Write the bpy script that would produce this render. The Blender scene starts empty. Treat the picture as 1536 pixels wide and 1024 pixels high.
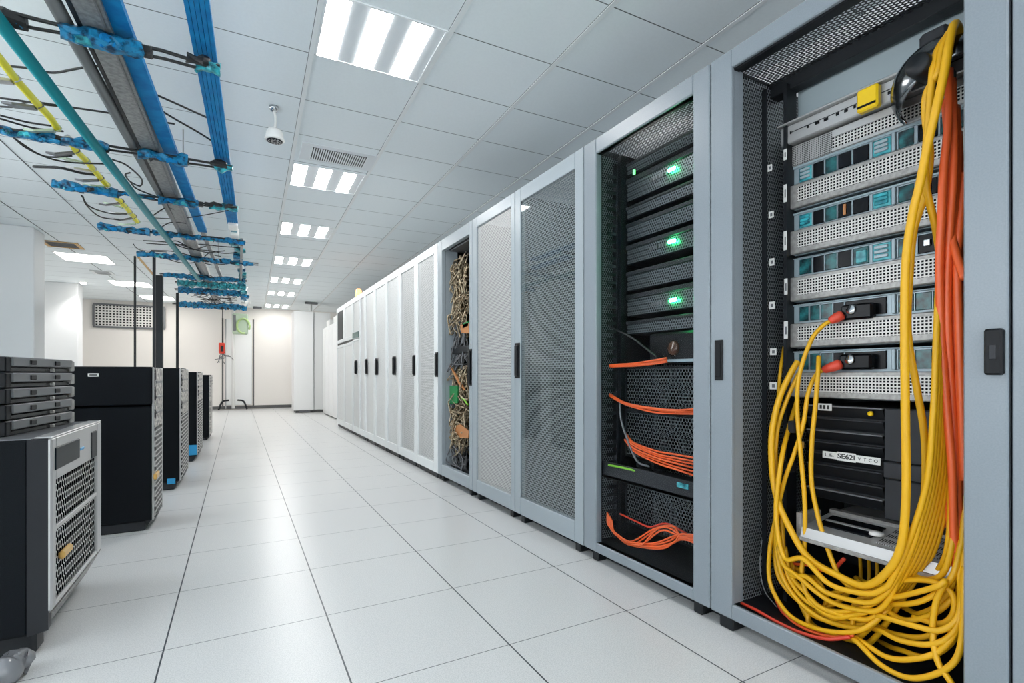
import bpy, math, random
from mathutils import Vector, Matrix
PI = math.pi
R_ = random.Random(7)
sc = bpy.context.scene
COL = sc.collection

# ------------------------------------------------------------------ camera
FPX, YAW, YH, CAMH = 758.0, 0.496, 560.9, 1.071
_s, _c = math.sin(YAW), math.cos(YAW)
cd = bpy.data.cameras.new('camera'); cam = bpy.data.objects.new('camera', cd); COL.objects.link(cam)
cam.location = (0, 0, CAMH); cam.rotation_euler = (PI/2, 0, -YAW)
cd.sensor_width = 36; cd.lens = FPX*36/1536; cd.shift_y = (YH-512)/1536; cd.clip_start = .02
sc.camera = cam
sc.view_settings.view_transform = 'Standard'; sc.view_settings.look = 'None'
sc.view_settings.gamma = 1; sc.view_settings.use_curve_mapping = False
sc.view_settings.exposure = 0.38
sc.cycles.diffuse_bounces = 6; sc.cycles.glossy_bounces = 4; sc.cycles.max_bounces = 12
sc.cycles.transparent_max_bounces = 24; sc.cycles.caustics_reflective = False; sc.cycles.caustics_refractive = False

# measured positions of the photograph, turned into places in the room
def ray(u, v):
    r = (u-768)/FPX
    return (_s+r*_c, _c-r*_s, (YH-v)/FPX)
def onx(u, v, X):
    d = ray(u, v); t = X/d[0]; return Vector((X, d[1]*t, CAMH+d[2]*t))
def ony(u, v, Y):
    d = ray(u, v); t = Y/d[1]; return Vector((d[0]*t, Y, CAMH+d[2]*t))
def onz(u, v, Z):
    d = ray(u, v); t = (Z-CAMH)/d[2]; return Vector((d[0]*t, d[1]*t, Z))
def zx(u, v, X): return onx(u, v, X).z
def yx(u, X): return onx(u, 560, X).y

# ------------------------------------------------------------------ materials
def mat(name, col, rough=.5, metal=0., spec=.5, emit=None, estr=0., coat=0., alpha=1., trans=0.):
    m = bpy.data.materials.new(name); m.use_nodes = True
    b = m.node_tree.nodes['Principled BSDF']
    b.inputs['Base Color'].default_value = (*col, 1); b.inputs['Roughness'].default_value = rough
    b.inputs['Metallic'].default_value = metal; b.inputs['Specular IOR Level'].default_value = spec
    b.inputs['Coat Weight'].default_value = coat; b.inputs['Alpha'].default_value = alpha
    b.inputs['Transmission Weight'].default_value = trans
    if emit: b.inputs['Emission Color'].default_value = (*emit, 1); b.inputs['Emission Strength'].default_value = estr
    return m
def nt(m): return m.node_tree.nodes, m.node_tree.links
def math_(N, L, op, a, b=None, c=None):
    n = N.new('ShaderNodeMath'); n.operation = op
    for i, x in enumerate((a, b, c)):
        if x is None: continue
        if isinstance(x, (int, float)): n.inputs[i].default_value = x
        else: L.new(x, n.inputs[i])
    return n.outputs[0]
def noisy(m, scale, c1, c2, detail=3., bump=0., lo=.35, hi=.65):
    N, L = nt(m); b = N['Principled BSDF']
    tc = N.new('ShaderNodeTexCoord'); nz = N.new('ShaderNodeTexNoise'); nz.inputs['Scale'].default_value = scale
    nz.inputs['Detail'].default_value = detail; L.new(tc.outputs['Object'], nz.inputs['Vector'])
    cr = N.new('ShaderNodeValToRGB'); cr.color_ramp.elements[0].position = lo; cr.color_ramp.elements[1].position = hi
    cr.color_ramp.elements[0].color = (*c1, 1); cr.color_ramp.elements[1].color = (*c2, 1)
    L.new(nz.outputs[0], cr.inputs[0]); L.new(cr.outputs[0], b.inputs['Base Color'])
    if bump:
        bp = N.new('ShaderNodeBump'); bp.inputs['Strength'].default_value = bump; bp.inputs['Distance'].default_value = .002
        L.new(nz.outputs[0], bp.inputs['Height']); L.new(bp.outputs[0], b.inputs['Normal'])
    return m
def cell(N, L, x, pitch, off=0.):
    """signed distance from the middle of a repeating cell"""
    t = math_(N, L, 'ADD', x, off); t = math_(N, L, 'DIVIDE', t, pitch)
    f = math_(N, L, 'FLOOR', t); t = math_(N, L, 'SUBTRACT', t, f); t = math_(N, L, 'SUBTRACT', t, .5)
    return math_(N, L, 'MULTIPLY', t, pitch)
def perforated(name, col, axes, pitch, r, rough=.45, metal=0., square=False, hole=None, spec=.5):
    """sheet metal with a staggered field of holes; hole=None cuts through, else a colour for blind holes"""
    m = mat(name, col, rough, metal, spec); N, L = nt(m); b = N['Principled BSDF']; out = N['Material Output']
    tc = N.new('ShaderNodeTexCoord'); sp = N.new('ShaderNodeSeparateXYZ'); L.new(tc.outputs['Object'], sp.inputs[0])
    A, B = sp.outputs[axes[0]], sp.outputs[axes[1]]
    def dist(oa, ob, pa, pb):
        da = cell(N, L, A, pa, oa); db = cell(N, L, B, pb, ob)
        if square: return math_(N, L, 'MAXIMUM', math_(N, L, 'ABSOLUTE', da), math_(N, L, 'ABSOLUTE', db))
        return math_(N, L, 'SQRT', math_(N, L, 'ADD', math_(N, L, 'MULTIPLY', da, da), math_(N, L, 'MULTIPLY', db, db)))
    if square: d = dist(0, 0, pitch, pitch)
    else:
        h = pitch*math.sqrt(3)
        d = math_(N, L, 'MINIMUM', dist(0, 0, pitch, h), dist(pitch/2, h/2, pitch, h))
    k = math_(N, L, 'LESS_THAN', d, r)
    mx = N.new('ShaderNodeMixShader'); L.new(k, mx.inputs[0]); L.new(b.outputs[0], mx.inputs[1])
    if hole is None: h_ = N.new('ShaderNodeBsdfTransparent')
    else: h_ = N.new('ShaderNodeBsdfDiffuse'); h_.inputs[0].default_value = (*hole, 1)
    L.new(h_.outputs[0], mx.inputs[2]); L.new(mx.outputs[0], out.inputs['Surface'])
    return m
def lined(name, base, line, specs, rough=.5, speck=None, spec=.5):
    """base colour with thin seams: specs = (axis, pitch, offset, half width)"""
    m = mat(name, base, rough, 0, spec); N, L = nt(m); b = N['Principled BSDF']
    tc = N.new('ShaderNodeTexCoord'); sp = N.new('ShaderNodeSeparateXYZ'); L.new(tc.outputs['Object'], sp.inputs[0])
    k = None
    for ax, pitch, off, hw in specs:
        d = math_(N, L, 'ABSOLUTE', cell(N, L, sp.outputs[ax], pitch, pitch/2-off))
        e = math_(N, L, 'LESS_THAN', d, hw); k = e if k is None else math_(N, L, 'MAXIMUM', k, e)
    mx = N.new('ShaderNodeMix'); mx.data_type = 'RGBA'; L.new(k, mx.inputs[0])
    mx.inputs[6].default_value = (*base, 1); mx.inputs[7].default_value = (*line, 1)
    if speck:
        nz = N.new('ShaderNodeTexNoise'); nz.inputs['Scale'].default_value = speck[0]; nz.inputs['Detail'].default_value = 4
        L.new(tc.outputs['Object'], nz.inputs['Vector'])
        cr = N.new('ShaderNodeValToRGB'); cr.color_ramp.elements[0].position = .38; cr.color_ramp.elements[1].position = .6
        cr.color_ramp.elements[0].color = (*speck[1], 1); cr.color_ramp.elements[1].color = (*base, 1)
        L.new(nz.outputs[0], cr.inputs[0]); L.new(cr.outputs[0], mx.inputs[6])
    L.new(mx.outputs[2], b.inputs['Base Color'])
    return m

M = {}
M['floor'] = lined('floor_tiles', (.75, .747, .74), (.05, .06, .07), ((0, .6, -.256, .0030), (1, .6, 2.366, .0017)), .28, (210, (.62, .622, .62)), .5)
M['ceiling'] = lined('ceiling_panels', (.83, .885, .91), (.13, .15, .16), ((1, .6, 2.833, .0035),), .85, (60, (.815, .87, .895)), .2)
M['tbar'] = mat('ceiling_bar', (.80, .83, .84), .5)
M['tbar_dark'] = mat('ceiling_reveal', (.16, .18, .19), .7)
M['wall'] = mat('wall_paint', (.82, .785, .745), .7, 0, .3)
M['wall_cool'] = mat('wall_paint_cool', (.80, .815, .82), .6, 0, .3)
M['skirting'] = mat('skirting', (.10, .10, .10), .6)
M['frame'] = noisy(mat('rack_paint', (.23, .265, .295), .34, 0, .5), 220, (.22, .255, .285), (.24, .275, .305), 2, .04)
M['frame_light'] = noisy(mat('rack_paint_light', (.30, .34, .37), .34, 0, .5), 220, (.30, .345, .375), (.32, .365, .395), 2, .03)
M['frame_white'] = mat('rack_paint_white', (.74, .77, .775), .35)
M['dark'] = mat('black_steel', (.010, .012, .015), .45, 0, .35)
M['dark_in'] = mat('rack_inside', (.022, .026, .030), .6)
M['black'] = mat('black_plastic', (.006, .007, .009), .4, 0, .2)
M['navy'] = noisy(mat('cabinet_black', (.006, .008, .010), .65, 0, .1), 300, (.0045, .006, .008), (.007, .009, .0115), 2)
M['charcoal'] = mat('charcoal', (.026, .028, .033), .5, 0, .3)
M['midgrey'] = mat('mid_grey', (.16, .165, .175), .4, .3)
M['silver'] = mat('silver_sheet', (.50, .50, .50), .38, .55)
M['silver_d'] = noisy(mat('silver_worn', (.34, .34, .345), .42, .5), 60, (.28, .275, .265), (.40, .39, .375), 3)
M['plate'] = mat('blanking_plate', (.36, .43, .46), .45)
M['chrome'] = mat('chrome', (.62, .64, .66), .12, 1.)
M['white'] = mat('white_plastic', (.82, .82, .80), .4)
M['white_m'] = mat('white_cabinet', (.83, .835, .83), .35)
M['yellow'] = mat('yellow_sheath', (.74, .395, .008), .4, 0, .4)
M['orange'] = mat('orange_sheath', (.80, .12, .025), .38)
M['red'] = mat('red_sheath', (.62, .045, .02), .4)
M['boot'] = mat('red_boot', (.72, .07, .035), .4)
M['tab'] = mat('yellow_tab', (.85, .56, .004), .35)
M['teal'] = noisy(mat('teal_module', (.04, .36, .40), .25), 26, (.012, .12, .15), (.10, .50, .55), 3)
M['teal_d'] = noisy(mat('teal_dark', (.01, .06, .07), .2), 30, (.006, .020, .026), (.02, .16, .17), 4)
M['bay'] = mat('bay_black', (.004, .005, .007), .22, 0, .2)
M['bluegrey'] = mat('server_face_blue', (.33, .41, .45), .35, .2)
M['bluefilm'] = noisy(mat('blue_film', (.02, .22, .48), .35, 0, .35), 30, (.003, .030, .075), (.012, .215, .42), 5, .5, .36, .56)
M['bluerail'] = noisy(mat('blue_rail', (.006, .19, .46), .55, 0, .15), 14, (.004, .15, .40), (.008, .22, .50), 2)
M['tealfilm'] = noisy(mat('teal_film', (.03, .42, .50), .3, 0, .4), 30, (.004, .06, .09), (.05, .48, .56), 5, .4)
M['tealpipe'] = mat('teal_pipe', (.006, .24, .28), .4, 0, .25)
M['greypipe'] = mat('grey_pipe', (.19, .20, .205), .35, .3)
M['galv'] = noisy(mat('galvanised', (.30, .31, .31), .4, .4), 40, (.22, .23, .23), (.36, .37, .37), 3)
M['ygwire'] = mat('yellow_green', (.78, .70, .02), .4)
M['greenwire'] = mat('green_wire', (.22, .55, .04), .4)
M['wire'] = mat('black_wire', (.012, .013, .014), .45)
M['gold'] = noisy(mat('gold_wire', (.42, .30, .14), .3, .5), 50, (.14, .085, .035), (.66, .56, .40), 2)
M['copper'] = mat('copper_ribbon', (.48, .20, .07), .4)
M['pcb'] = mat('green_board', (.02, .22, .06), .4)
M['lamp'] = mat('lamp_diffuser', (.9, .9, .9), .5, emit=(1, .985, .965), estr=23.)
M['lampwarm'] = mat('lamp_panel', (.9, .9, .9), .5, emit=(1, .97, .93), estr=11.)
M['reflector'] = mat('lamp_reflector', (.72, .76, .79), .35)
M['led'] = mat('green_led', (.1, .9, .3), .4, emit=(.04, 1, .26), estr=55.)
M['led_dim'] = mat('green_led_dim', (.1, .9, .3), .4, emit=(.15, 1, .2), estr=2.)
M['beacon'] = mat('orange_lamp', (1, .5, .2), .4, emit=(1, .36, .10), estr=3.2)
M['spot'] = mat('spot_lens', (1, 1, 1), .4, emit=(1, .96, .9), estr=30.)
M['screen'] = mat('display_glass', (.008, .014, .018), .35, 0, .08)
M['bluelabel'] = mat('blue_label', (.02, .30, .60), .4)
M['ink'] = mat('label_ink', (.02, .02, .02), .6)
M['label'] = mat('label_white', (.72, .72, .70), .5)
M['film'] = mat('grey_plastic_bag', (.20, .205, .22), .22, 0, .7)
M['greenplastic'] = mat('pale_green_plastic', (.55, .68, .52), .25, alpha=.75)
M['amber'] = mat('amber_latch', (.70, .42, .12), .35)
M['tan'] = mat('tan_edge', (.62, .38, .14), .5)
M['perf_grey'] = perforated('perforated_grey_door', (.46, .47, .47), (1, 2), .0175, .0073, .4)
M['perf_pale'] = perforated('perforated_pale_door', (.58, .585, .58), (1, 2), .0140, .0047, .4)
M['perf_white'] = perforated('perforated_white_door', (.79, .805, .80), (1, 2), .0145, .0034, .4)
M['perf_white_open'] = perforated('perforated_white_open', (.74, .75, .745), (1, 2), .0145, .0049, .4)
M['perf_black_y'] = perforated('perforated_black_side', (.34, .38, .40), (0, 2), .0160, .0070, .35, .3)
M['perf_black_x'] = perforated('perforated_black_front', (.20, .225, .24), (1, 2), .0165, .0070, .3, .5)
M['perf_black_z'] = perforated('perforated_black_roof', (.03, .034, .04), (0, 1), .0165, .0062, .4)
M['mesh_x'] = perforated('honeycomb_black', (.17, .20, .21), (1, 2), .021, .0093, .3, .5)
M['perf_srv'] = perforated('perforated_server_face', (.62, .61, .585), (1, 2), .0118, .0036, .4, .2, True, (.012, .012, .014))
M['perf_hatch'] = perforated('fine_vents', (.42, .42, .42), (1, 2), .0075, .0022, .4, .3, True, (.05, .05, .05))
M['perf_front'] = perforated('perforated_cabinet_front', (.50, .50, .50), (1, 2), .031, .0134, .35, .4, False, (.006, .006, .008))
M['perf_front_s'] = perforated('perforated_cabinet_front_small', (.52, .52, .51), (1, 2), .040, .0150, .35, .4, False, (.010, .010, .012))
M['grille'] = perforated('wall_grille', (.70, .69, .66), (0, 2), .075, .021, .5, 0, True, (.03, .03, .03))
M['lens'] = mat('brown_lens', (.09, .045, .03), .15)
M['hosegreen'] = mat('hose_green', (.40, .56, .24), .4)
M['darkchrome'] = mat('dark_chrome', (.20, .21, .22), .16, 1.)
M['patchy'] = noisy(mat('busy_front', (.3, .3, .3), .3, .5), 34, (.012, .012, .014), (.72, .69, .64), 5, 0, .44, .62)
# clear glazing
g = bpy.data.materials.new('clear_glazing'); g.use_nodes = True; N, L = nt(g); N.remove(N['Principled BSDF'])
ge = N.new('ShaderNodeNewGeometry'); dp = N.new('ShaderNodeVectorMath'); dp.operation = 'DOT_PRODUCT'
L.new(ge.outputs['Normal'], dp.inputs[0]); L.new(ge.outputs['Incoming'], dp.inputs[1])
k5 = math_(N, L, 'POWER', math_(N, L, 'SUBTRACT', 1., math_(N, L, 'ABSOLUTE', dp.outputs['Value'])), 5.)
fr_k = math_(N, L, 'MULTIPLY_ADD', k5, .96, .04)
tr = N.new('ShaderNodeBsdfTransparent'); tr.inputs[0].default_value = (.90, .93, .94, 1)
gl = N.new('ShaderNodeBsdfGlossy'); gl.inputs['Roughness'].default_value = .02
mx = N.new('ShaderNodeMixShader'); L.new(fr_k, mx.inputs[0]); L.new(tr.outputs[0], mx.inputs[1]); L.new(gl.outputs[0], mx.inputs[2])
L.new(mx.outputs[0], N['Material Output'].inputs['Surface']); M['glass'] = g

g2 = M['glass'].copy(); g2.name = 'clear_glazing_matt'
for n_ in g2.node_tree.nodes:
    if n_.type == 'MATH' and n_.operation == 'MULTIPLY_ADD': n_.inputs[1].default_value = .20; n_.inputs[2].default_value = .004
    if n_.type == 'BSDF_TRANSPARENT': n_.inputs[0].default_value = (.96, .97, .975, 1)
    if n_.type == 'BSDF_GLOSSY': n_.inputs['Roughness'].default_value = .12
M['glass_matt'] = g2

# ------------------------------------------------------------------ mesh builder
def spline(pts, n=8):
    pts = [Vector(p) for p in pts]
    if len(pts) < 3: return pts
    P = [2*pts[0]-pts[1]] + pts + [2*pts[-1]-pts[-2]]; out = []
    for i in range(1, len(P)-2):
        a, b, c, d = P[i-1], P[i], P[i+1], P[i+2]
        for k in range(n):
            t = k/n
            out.append(.5*((2*b)+(c-a)*t+(2*a-5*b+4*c-d)*t*t+(3*b-a-3*c+d)*t**3))
    out.append(pts[-1]); return out
class MB:
    def __init__(s): s.v = []; s.f = []; s.mi = []; s.sm = []; s.cur = 0
    def add(s, vs, fs, smooth=False):
        o = len(s.v); s.v += [tuple(v) for v in vs]
        for f in fs: s.f.append(tuple(i+o for i in f)); s.mi.append(s.cur); s.sm.append(smooth)
        return s
    def m(s, i): s.cur = i; return s
    def box(s, x0, x1, y0, y1, z0, z1, b=0.):
        x0, x1 = sorted((x0, x1)); y0, y1 = sorted((y0, y1)); z0, z1 = sorted((z0, z1))
        b = min(b, (x1-x0)*.45, (y1-y0)*.45, (z1-z0)*.45)
        if b <= 0:
            vs = [(x, y, z) for x in (x0, x1) for y in (y0, y1) for z in (z0, z1)]
            return s.add(vs, [(0, 1, 3, 2), (4, 6, 7, 5), (0, 4, 5, 1), (2, 3, 7, 6), (0, 2, 6, 4), (1, 5, 7, 3)])
        vs = []; idx = {}
        for ix in (0, 1):
            for iy in (0, 1):
                for iz in (0, 1):
                    X, Y, Z = (x0, x1)[ix], (y0, y1)[iy], (z0, z1)[iz]
                    dx, dy, dz = (b, -b)[ix], (b, -b)[iy], (b, -b)[iz]
                    for a, p in enumerate(((X, Y+dy, Z+dz), (X+dx, Y, Z+dz), (X+dx, Y+dy, Z))):
                        idx[ix, iy, iz, a] = len(vs); vs.append(p)
        I = lambda *k: idx[k]; fs = []
        for i in (0, 1):
            q = [I(i, 0, 0, 0), I(i, 1, 0, 0), I(i, 1, 1, 0), I(i, 0, 1, 0)]; fs.append(q if i else q[::-1])
            q = [I(0, i, 0, 1), I(0, i, 1, 1), I(1, i, 1, 1), I(1, i, 0, 1)]; fs.append(q if i else q[::-1])
            q = [I(0, 0, i, 2), I(1, 0, i, 2), I(1, 1, i, 2), I(0, 1, i, 2)]; fs.append(q if i else q[::-1])
        for i in (0, 1):
            for j in (0, 1):
                fs.append([I(i, j, 0, 0), I(i, j, 1, 0), I(i, j, 1, 1), I(i, j, 0, 1)])
                fs.append([I(i, 0, j, 0), I(i, 1, j, 0), I(i, 1, j, 2), I(i, 0, j, 2)])
                fs.append([I(0, i, j, 1), I(1, i, j, 1), I(1, i, j, 2), I(0, i, j, 2)])
        for i in (0, 1):
            for j in (0, 1):
                for k in (0, 1): fs.append([I(i, j, k, 0), I(i, j, k, 1), I(i, j, k, 2)])
        return s.add(vs, fs)
    def tube(s, pts, r, n=8, cap=True, squash=1.):
        pts = [Vector(p) for p in pts]
        rs = r if isinstance(r, (list, tuple)) else [r]*len(pts)
        t0 = (pts[1]-pts[0]).normalized(); up = Vector((0, 0, 1)) if abs(t0.z) < .9 else Vector((1, 0, 0))
        nrm = t0.cross(up).normalized(); vs = []; fs = []
        for i, p in enumerate(pts):
            t = (pts[min(i+1, len(pts)-1)]-pts[max(i-1, 0)])
            t = t.normalized() if t.length > 1e-9 else t0
            nrm = (nrm-t*nrm.dot(t)); nrm = nrm.normalized() if nrm.length > 1e-9 else t.orthogonal().normalized()
            b = t.cross(nrm)
            for k in range(n):
                a = 2*PI*k/n; vs.append(p+(nrm*math.cos(a)+b*math.sin(a)*squash)*rs[i])
        for i in range(len(pts)-1):
            for k in range(n):
                k2 = (k+1) % n; fs.append((i*n+k, i*n+k2, (i+1)*n+k2, (i+1)*n+k))
        if cap: fs.append(tuple(range(n))[::-1]); fs.append(tuple((len(pts)-1)*n+k for k in range(n)))
        return s.add(vs, fs, True)
    def lathe(s, prof, c, axis='z', n=24):
        vs = []; fs = []
        for r, h in prof:
            for k in range(n):
                a = 2*PI*k/n; x, y = r*math.cos(a), r*math.sin(a)
                vs.append({'z': (c[0]+x, c[1]+y, c[2]+h), 'x': (c[0]+h, c[1]+x, c[2]+y), 'y': (c[0]+x, c[1]+h, c[2]+y)}[axis])
        m = len(prof)
        for i in range(m-1):
            for k in range(n): k2 = (k+1) % n; fs.append((i*n+k, i*n+k2, (i+1)*n+k2, (i+1)*n+k))
        fs.append(tuple(range(n))[::-1]); fs.append(tuple((m-1)*n+k for k in range(n)))
        return s.add(vs, fs, True)
    def prism(s, poly, d):
        """poly: 3-D points of one face, d: extrusion vector"""
        n = len(poly); d = Vector(d); a = [Vector(p) for p in poly]
        return s.add(a+[p+d for p in a], [tuple(range(n))[::-1], tuple(range(n, 2*n))]+[(i, (i+1) % n, n+(i+1) % n, n+i) for i in range(n)])
    def ringx(s, x0, x1, y0, y1, z0, z1, wy0, wy1, wz0, wz1, b=.003):
        """rectangular frame standing in a Y-Z plane"""
        s.box(x0, x1, y0, y0+wy0, z0, z1, b); s.box(x0, x1, y1-wy1, y1, z0, z1, b)
        s.box(x0, x1, y0+wy0, y1-wy1, z0, z0+wz0, b); s.box(x0, x1, y0+wy0, y1-wy1, z1-wz1, z1, b); return s
    def build(s, name, mats, parent=None, loc=None, rotz=0.):
        org = Vector(loc) if loc is not None else (Vector(parent_org(parent)) if parent else None)
        me = bpy.data.meshes.new(name)
        V = s.v if org is None else [tuple(Vector(v)-org) for v in s.v]
        me.from_pydata(V, [], s.f)
        for mm in (mats if isinstance(mats, (list, tuple)) else [mats]): me.materials.append(M[mm] if isinstance(mm, str) else mm)
        me.polygons.foreach_set('material_index', s.mi); me.polygons.foreach_set('use_smooth', s.sm); me.validate(); me.update()
        o = bpy.data.objects.new(name, me); COL.objects.link(o)
        if parent: o.parent = parent; ORG[o.name] = org
        elif org is not None: o.location = org; ORG[o.name] = org
        return o
ORG = {}
def parent_org(p): return ORG.get(p.name, (0, 0, 0))
def tag(o, label=None, cat=None, group=None, kind=None):
    for k, v in (('label', label), ('category', cat), ('group', group), ('kind', kind)):
        if v: o[k] = v
    return o
def thing(name, loc, label, cat, group=None):
    o = bpy.data.objects.new(name, None); COL.objects.link(o); o.location = loc; o.empty_display_size = .05
    ORG[o.name] = Vector(loc); return tag(o, label, cat, group)
def struct(o): o['kind'] = 'structure'; return o
def writing(parent, name, text, size, origin, xdir, ydir, m='ink', wmax=None):
    cu = bpy.data.curves.new(name, 'FONT'); cu.body = text; cu.size = size; cu.extrude = .0004; cu.offset = .00002*size/.001 if size > .02 else .0001; cu.align_x = 'CENTER'; cu.align_y = 'CENTER'
    t = bpy.data.objects.new(name, cu); COL.objects.link(t); bpy.context.view_layer.update()
    dg = bpy.context.evaluated_depsgraph_get(); me = bpy.data.meshes.new_from_object(t.evaluated_get(dg)); bpy.data.objects.remove(t)
    X, Y = Vector(xdir).normalized(), Vector(ydir).normalized(); Z = X.cross(Y)
    off = Vector(origin)-Vector(parent_org(parent))
    w = (max(v.co.x for v in me.vertices)-min(v.co.x for v in me.vertices)) if me.vertices else 1
    k = 1 if not wmax else wmax/w
    for v in me.vertices: c = v.co.copy(); v.co = off+X*c.x*k+Y*c.y+Z*c.z
    me.materials.clear(); me.materials.append(M[m])
    o = bpy.data.objects.new(name, me); COL.objects.link(o); o.parent = parent; ORG[o.name] = Vector(parent_org(parent)); return o

# ------------------------------------------------------------------ room shell
XR = 1.785          # plane of the rack fronts
RT = 2.411          # top of the racks
CZ = 3.104          # ceiling
YB = 17.5           # back wall
DR = .021           # the ceiling grid runs a little askew to the rack row
struct(MB().box(-4.2, 3.3, -4.2, YB+.2, -.2, 0).build('floor', 'floor'))
o = struct(MB().box(-6, 5, -5, YB+1, CZ, CZ+.15).build('ceiling', 'ceiling')); o.rotation_euler.z = -DR
struct(MB().box(-4.2, 3.3, YB, YB+.2, 0, CZ).build('wall_back', 'wall'))
struct(MB().box(3.1, 3.3, -4.2, YB, 0, CZ).build('wall_right', 'wall_cool'))
# unseen windows added to brighten the room, left wall and behind the camera: cut openings, the sky outside is the world
wn = 0
WL = ((-3.4, -1.2), (-.9, 1.3), (1.6, 3.8), (4.1, 6.3)); WF = ((-3.0, -.9), (.4, 2.5)); WZ0, WZ1 = .80, 2.88
wl = MB().box(-4.2, -4.0, -4.2, YB, 0, WZ0).box(-4.2, -4.0, -4.2, YB, WZ1, CZ); e_ = -4.2
for a, b in WL: wl.box(-4.2, -4.0, e_, a, WZ0, WZ1); e_ = b
wl.box(-4.2, -4.0, e_, YB, WZ0, WZ1); struct(wl.build('wall_left', 'wall_cool'))
wf = MB().box(-4.2, 3.3, -4.2, -4.0, 0, WZ0).box(-4.2, 3.3, -4.2, -4.0, WZ1, CZ); e_ = -4.2
for a, b in WF: wf.box(e_, a, -4.2, -4.0, WZ0, WZ1); e_ = b
wf.box(e_, 3.3, -4.2, -4.0, WZ0, WZ1); struct(wf.build('wall_front', 'wall_cool'))
for a, b in WL:  # left ones also follow the bluish light on the near pillar
    wn += 1; m_ = (a+b)/2
    w_ = struct(MB().box(-4.14, -4.08, a, a+.05, WZ0, WZ1).box(-4.14, -4.08, b-.05, b, WZ0, WZ1).box(-4.14, -4.08, a, b, WZ0, WZ0+.05).box(-4.14, -4.08, a, b, WZ1-.05, WZ1).box(-4.14, -4.08, m_-.025, m_+.025, WZ0, WZ1).build('unseen_window_%d' % wn, 'white'))
    MB().box(-4.112, -4.108, a+.04, b-.04, WZ0+.04, WZ1-.04).build('unseen_window_pane', 'glass_matt', w_)
for a, b in WF:  # unseen, put in to light the ceiling and rack fronts
    wn += 1; m_ = (a+b)/2
    w_ = struct(MB().box(a, a+.05, -4.14, -4.08, WZ0, WZ1).box(b-.05, b, -4.14, -4.08, WZ0, WZ1).box(a, b, -4.14, -4.08, WZ0, WZ0+.05).box(a, b, -4.14, -4.08, WZ1-.05, WZ1).box(m_-.025, m_+.025, -4.14, -4.08, WZ0, WZ1).build('unseen_window_%d' % wn, 'white'))
    MB().box(a+.04, b-.04, -4.112, -4.108, WZ0+.04, WZ1-.04).build('unseen_window_pane', 'glass_matt', w_)
struct(MB().box(-4.0, -2.49, 9.30, 9.74, 0, CZ, .01).build('wall_pillar', 'wall_cool'))
struct(MB().box(-4.0, -3.17, 14.6, 15.0, 0, CZ, .01).build('wall_pillar', 'wall_cool'))
struct(MB().box(-4.0, 3.1, YB-.02, YB, .02, .11).build('baseboard_back', 'skirting'))
tn = 0
def ovh(x, y): return (x*math.cos(DR)+y*math.sin(DR), -x*math.sin(DR)+y*math.cos(DR))
for x, w, m in ((.335, .029, 'tbar'), (1.05, .029, 'tbar'), (1.765, .029, 'tbar'), (2.48, .029, 'tbar'), (-1.945, .006, 'tbar_dark'), (-2.63, .006, 'tbar_dark')):
    tn += 1
    o = struct(MB().box(x-w/2-.0035, x+w/2+.0005, -4, YB-.1, CZ-.001, CZ+.01).m(1).box(x-w/2, x+w/2, -4, YB-.1, CZ-.006, CZ+.01).build('trim_%d' % tn, ['tbar_dark', m]))
    o.rotation_euler.z = -DR
# back wall panels: a pale board on the left half, dark joints
for u in (334, 380):
    tn += 1; p = ony(u, 560, YB)
    struct(MB().box(p.x-.02, p.x+.02, YB-.012, YB, .11, 2.75).build('trim_%d' % tn, 'skirting'))
tn += 1
struct(MB().box(ony(339, 560, YB).x, ony(378, 560, YB).x, YB-.03, YB, .14, 2.72, .005).build('trim_%d' % tn, 'white_m'))

# ------------------------------------------------------------------ ceiling fittings
def ceiling_light(y0, y1, label):
    x0, x1 = .352, 1.033; cx, cy = ovh((x0+x1)/2, (y0+y1)/2)
    t = thing('ceiling_light', (cx, cy, CZ-.004), label, 'ceiling light', 'troffer lights along the aisle')
    t.rotation_euler.z = -DR; hx, hy = (x1-x0)/2, (y1-y0)/2
    def bd(mb, n, m):
        o = mb.build(n, m); o.parent = t; return o
    f = MB(); e = .012
    f.box(-hx, hx, -hy, -hy+e, -.006, .02).box(-hx, hx, hy-e, hy, -.006, .02).box(-hx, -hx+e, -hy+e, hy-e, -.006, .02).box(hx-e, hx, -hy+e, hy-e, -.006, .02)
    bd(f, 'frame', 'tbar')
    w = .118
    for k, c in enumerate((-hx+.012+w/2, -hx+.30, -hx+.535)):
        bd(MB().box(c-w/2, c+w/2, -hy+e, hy-e, -.003, .018), 'diffuser', 'lamp')
    for a, b in ((-hx+e+w+.001, -hx+.30-w/2-.001), (-hx+.30+w/2+.001, -hx+.535-w/2-.001), (-hx+.535+w/2+.001, hx-e-.001)):
        bd(MB().box(a, b, -hy+e, hy-e, .000, .018), 'reflector', 'reflector')
    return t
ceiling_light(2.83, 3.43, 'nearest and largest three-strip ceiling light over the aisle')
ceiling_light(5.27, 5.90, 'three-strip ceiling light just beyond the slotted air vent')
ceiling_light(7.38, 8.02, 'third three-strip ceiling light along the aisle')
ceiling_light(9.58, 10.22, 'fourth three-strip ceiling light along the aisle')
ceiling_light(11.7, 12.33, 'fifth three-strip ceiling light along the aisle')
ceiling_light(13.7, 14.33, 'sixth three-strip ceiling light along the aisle')
ceiling_light(16.3, 17.0, 'farthest three-strip ceiling light, close to the back wall')
ceiling_light(-2.1, -1.5, 'unseen three-strip ceiling light added behind the camera')  # extra fixture continuing the row out of view, added to light the near floor

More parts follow.
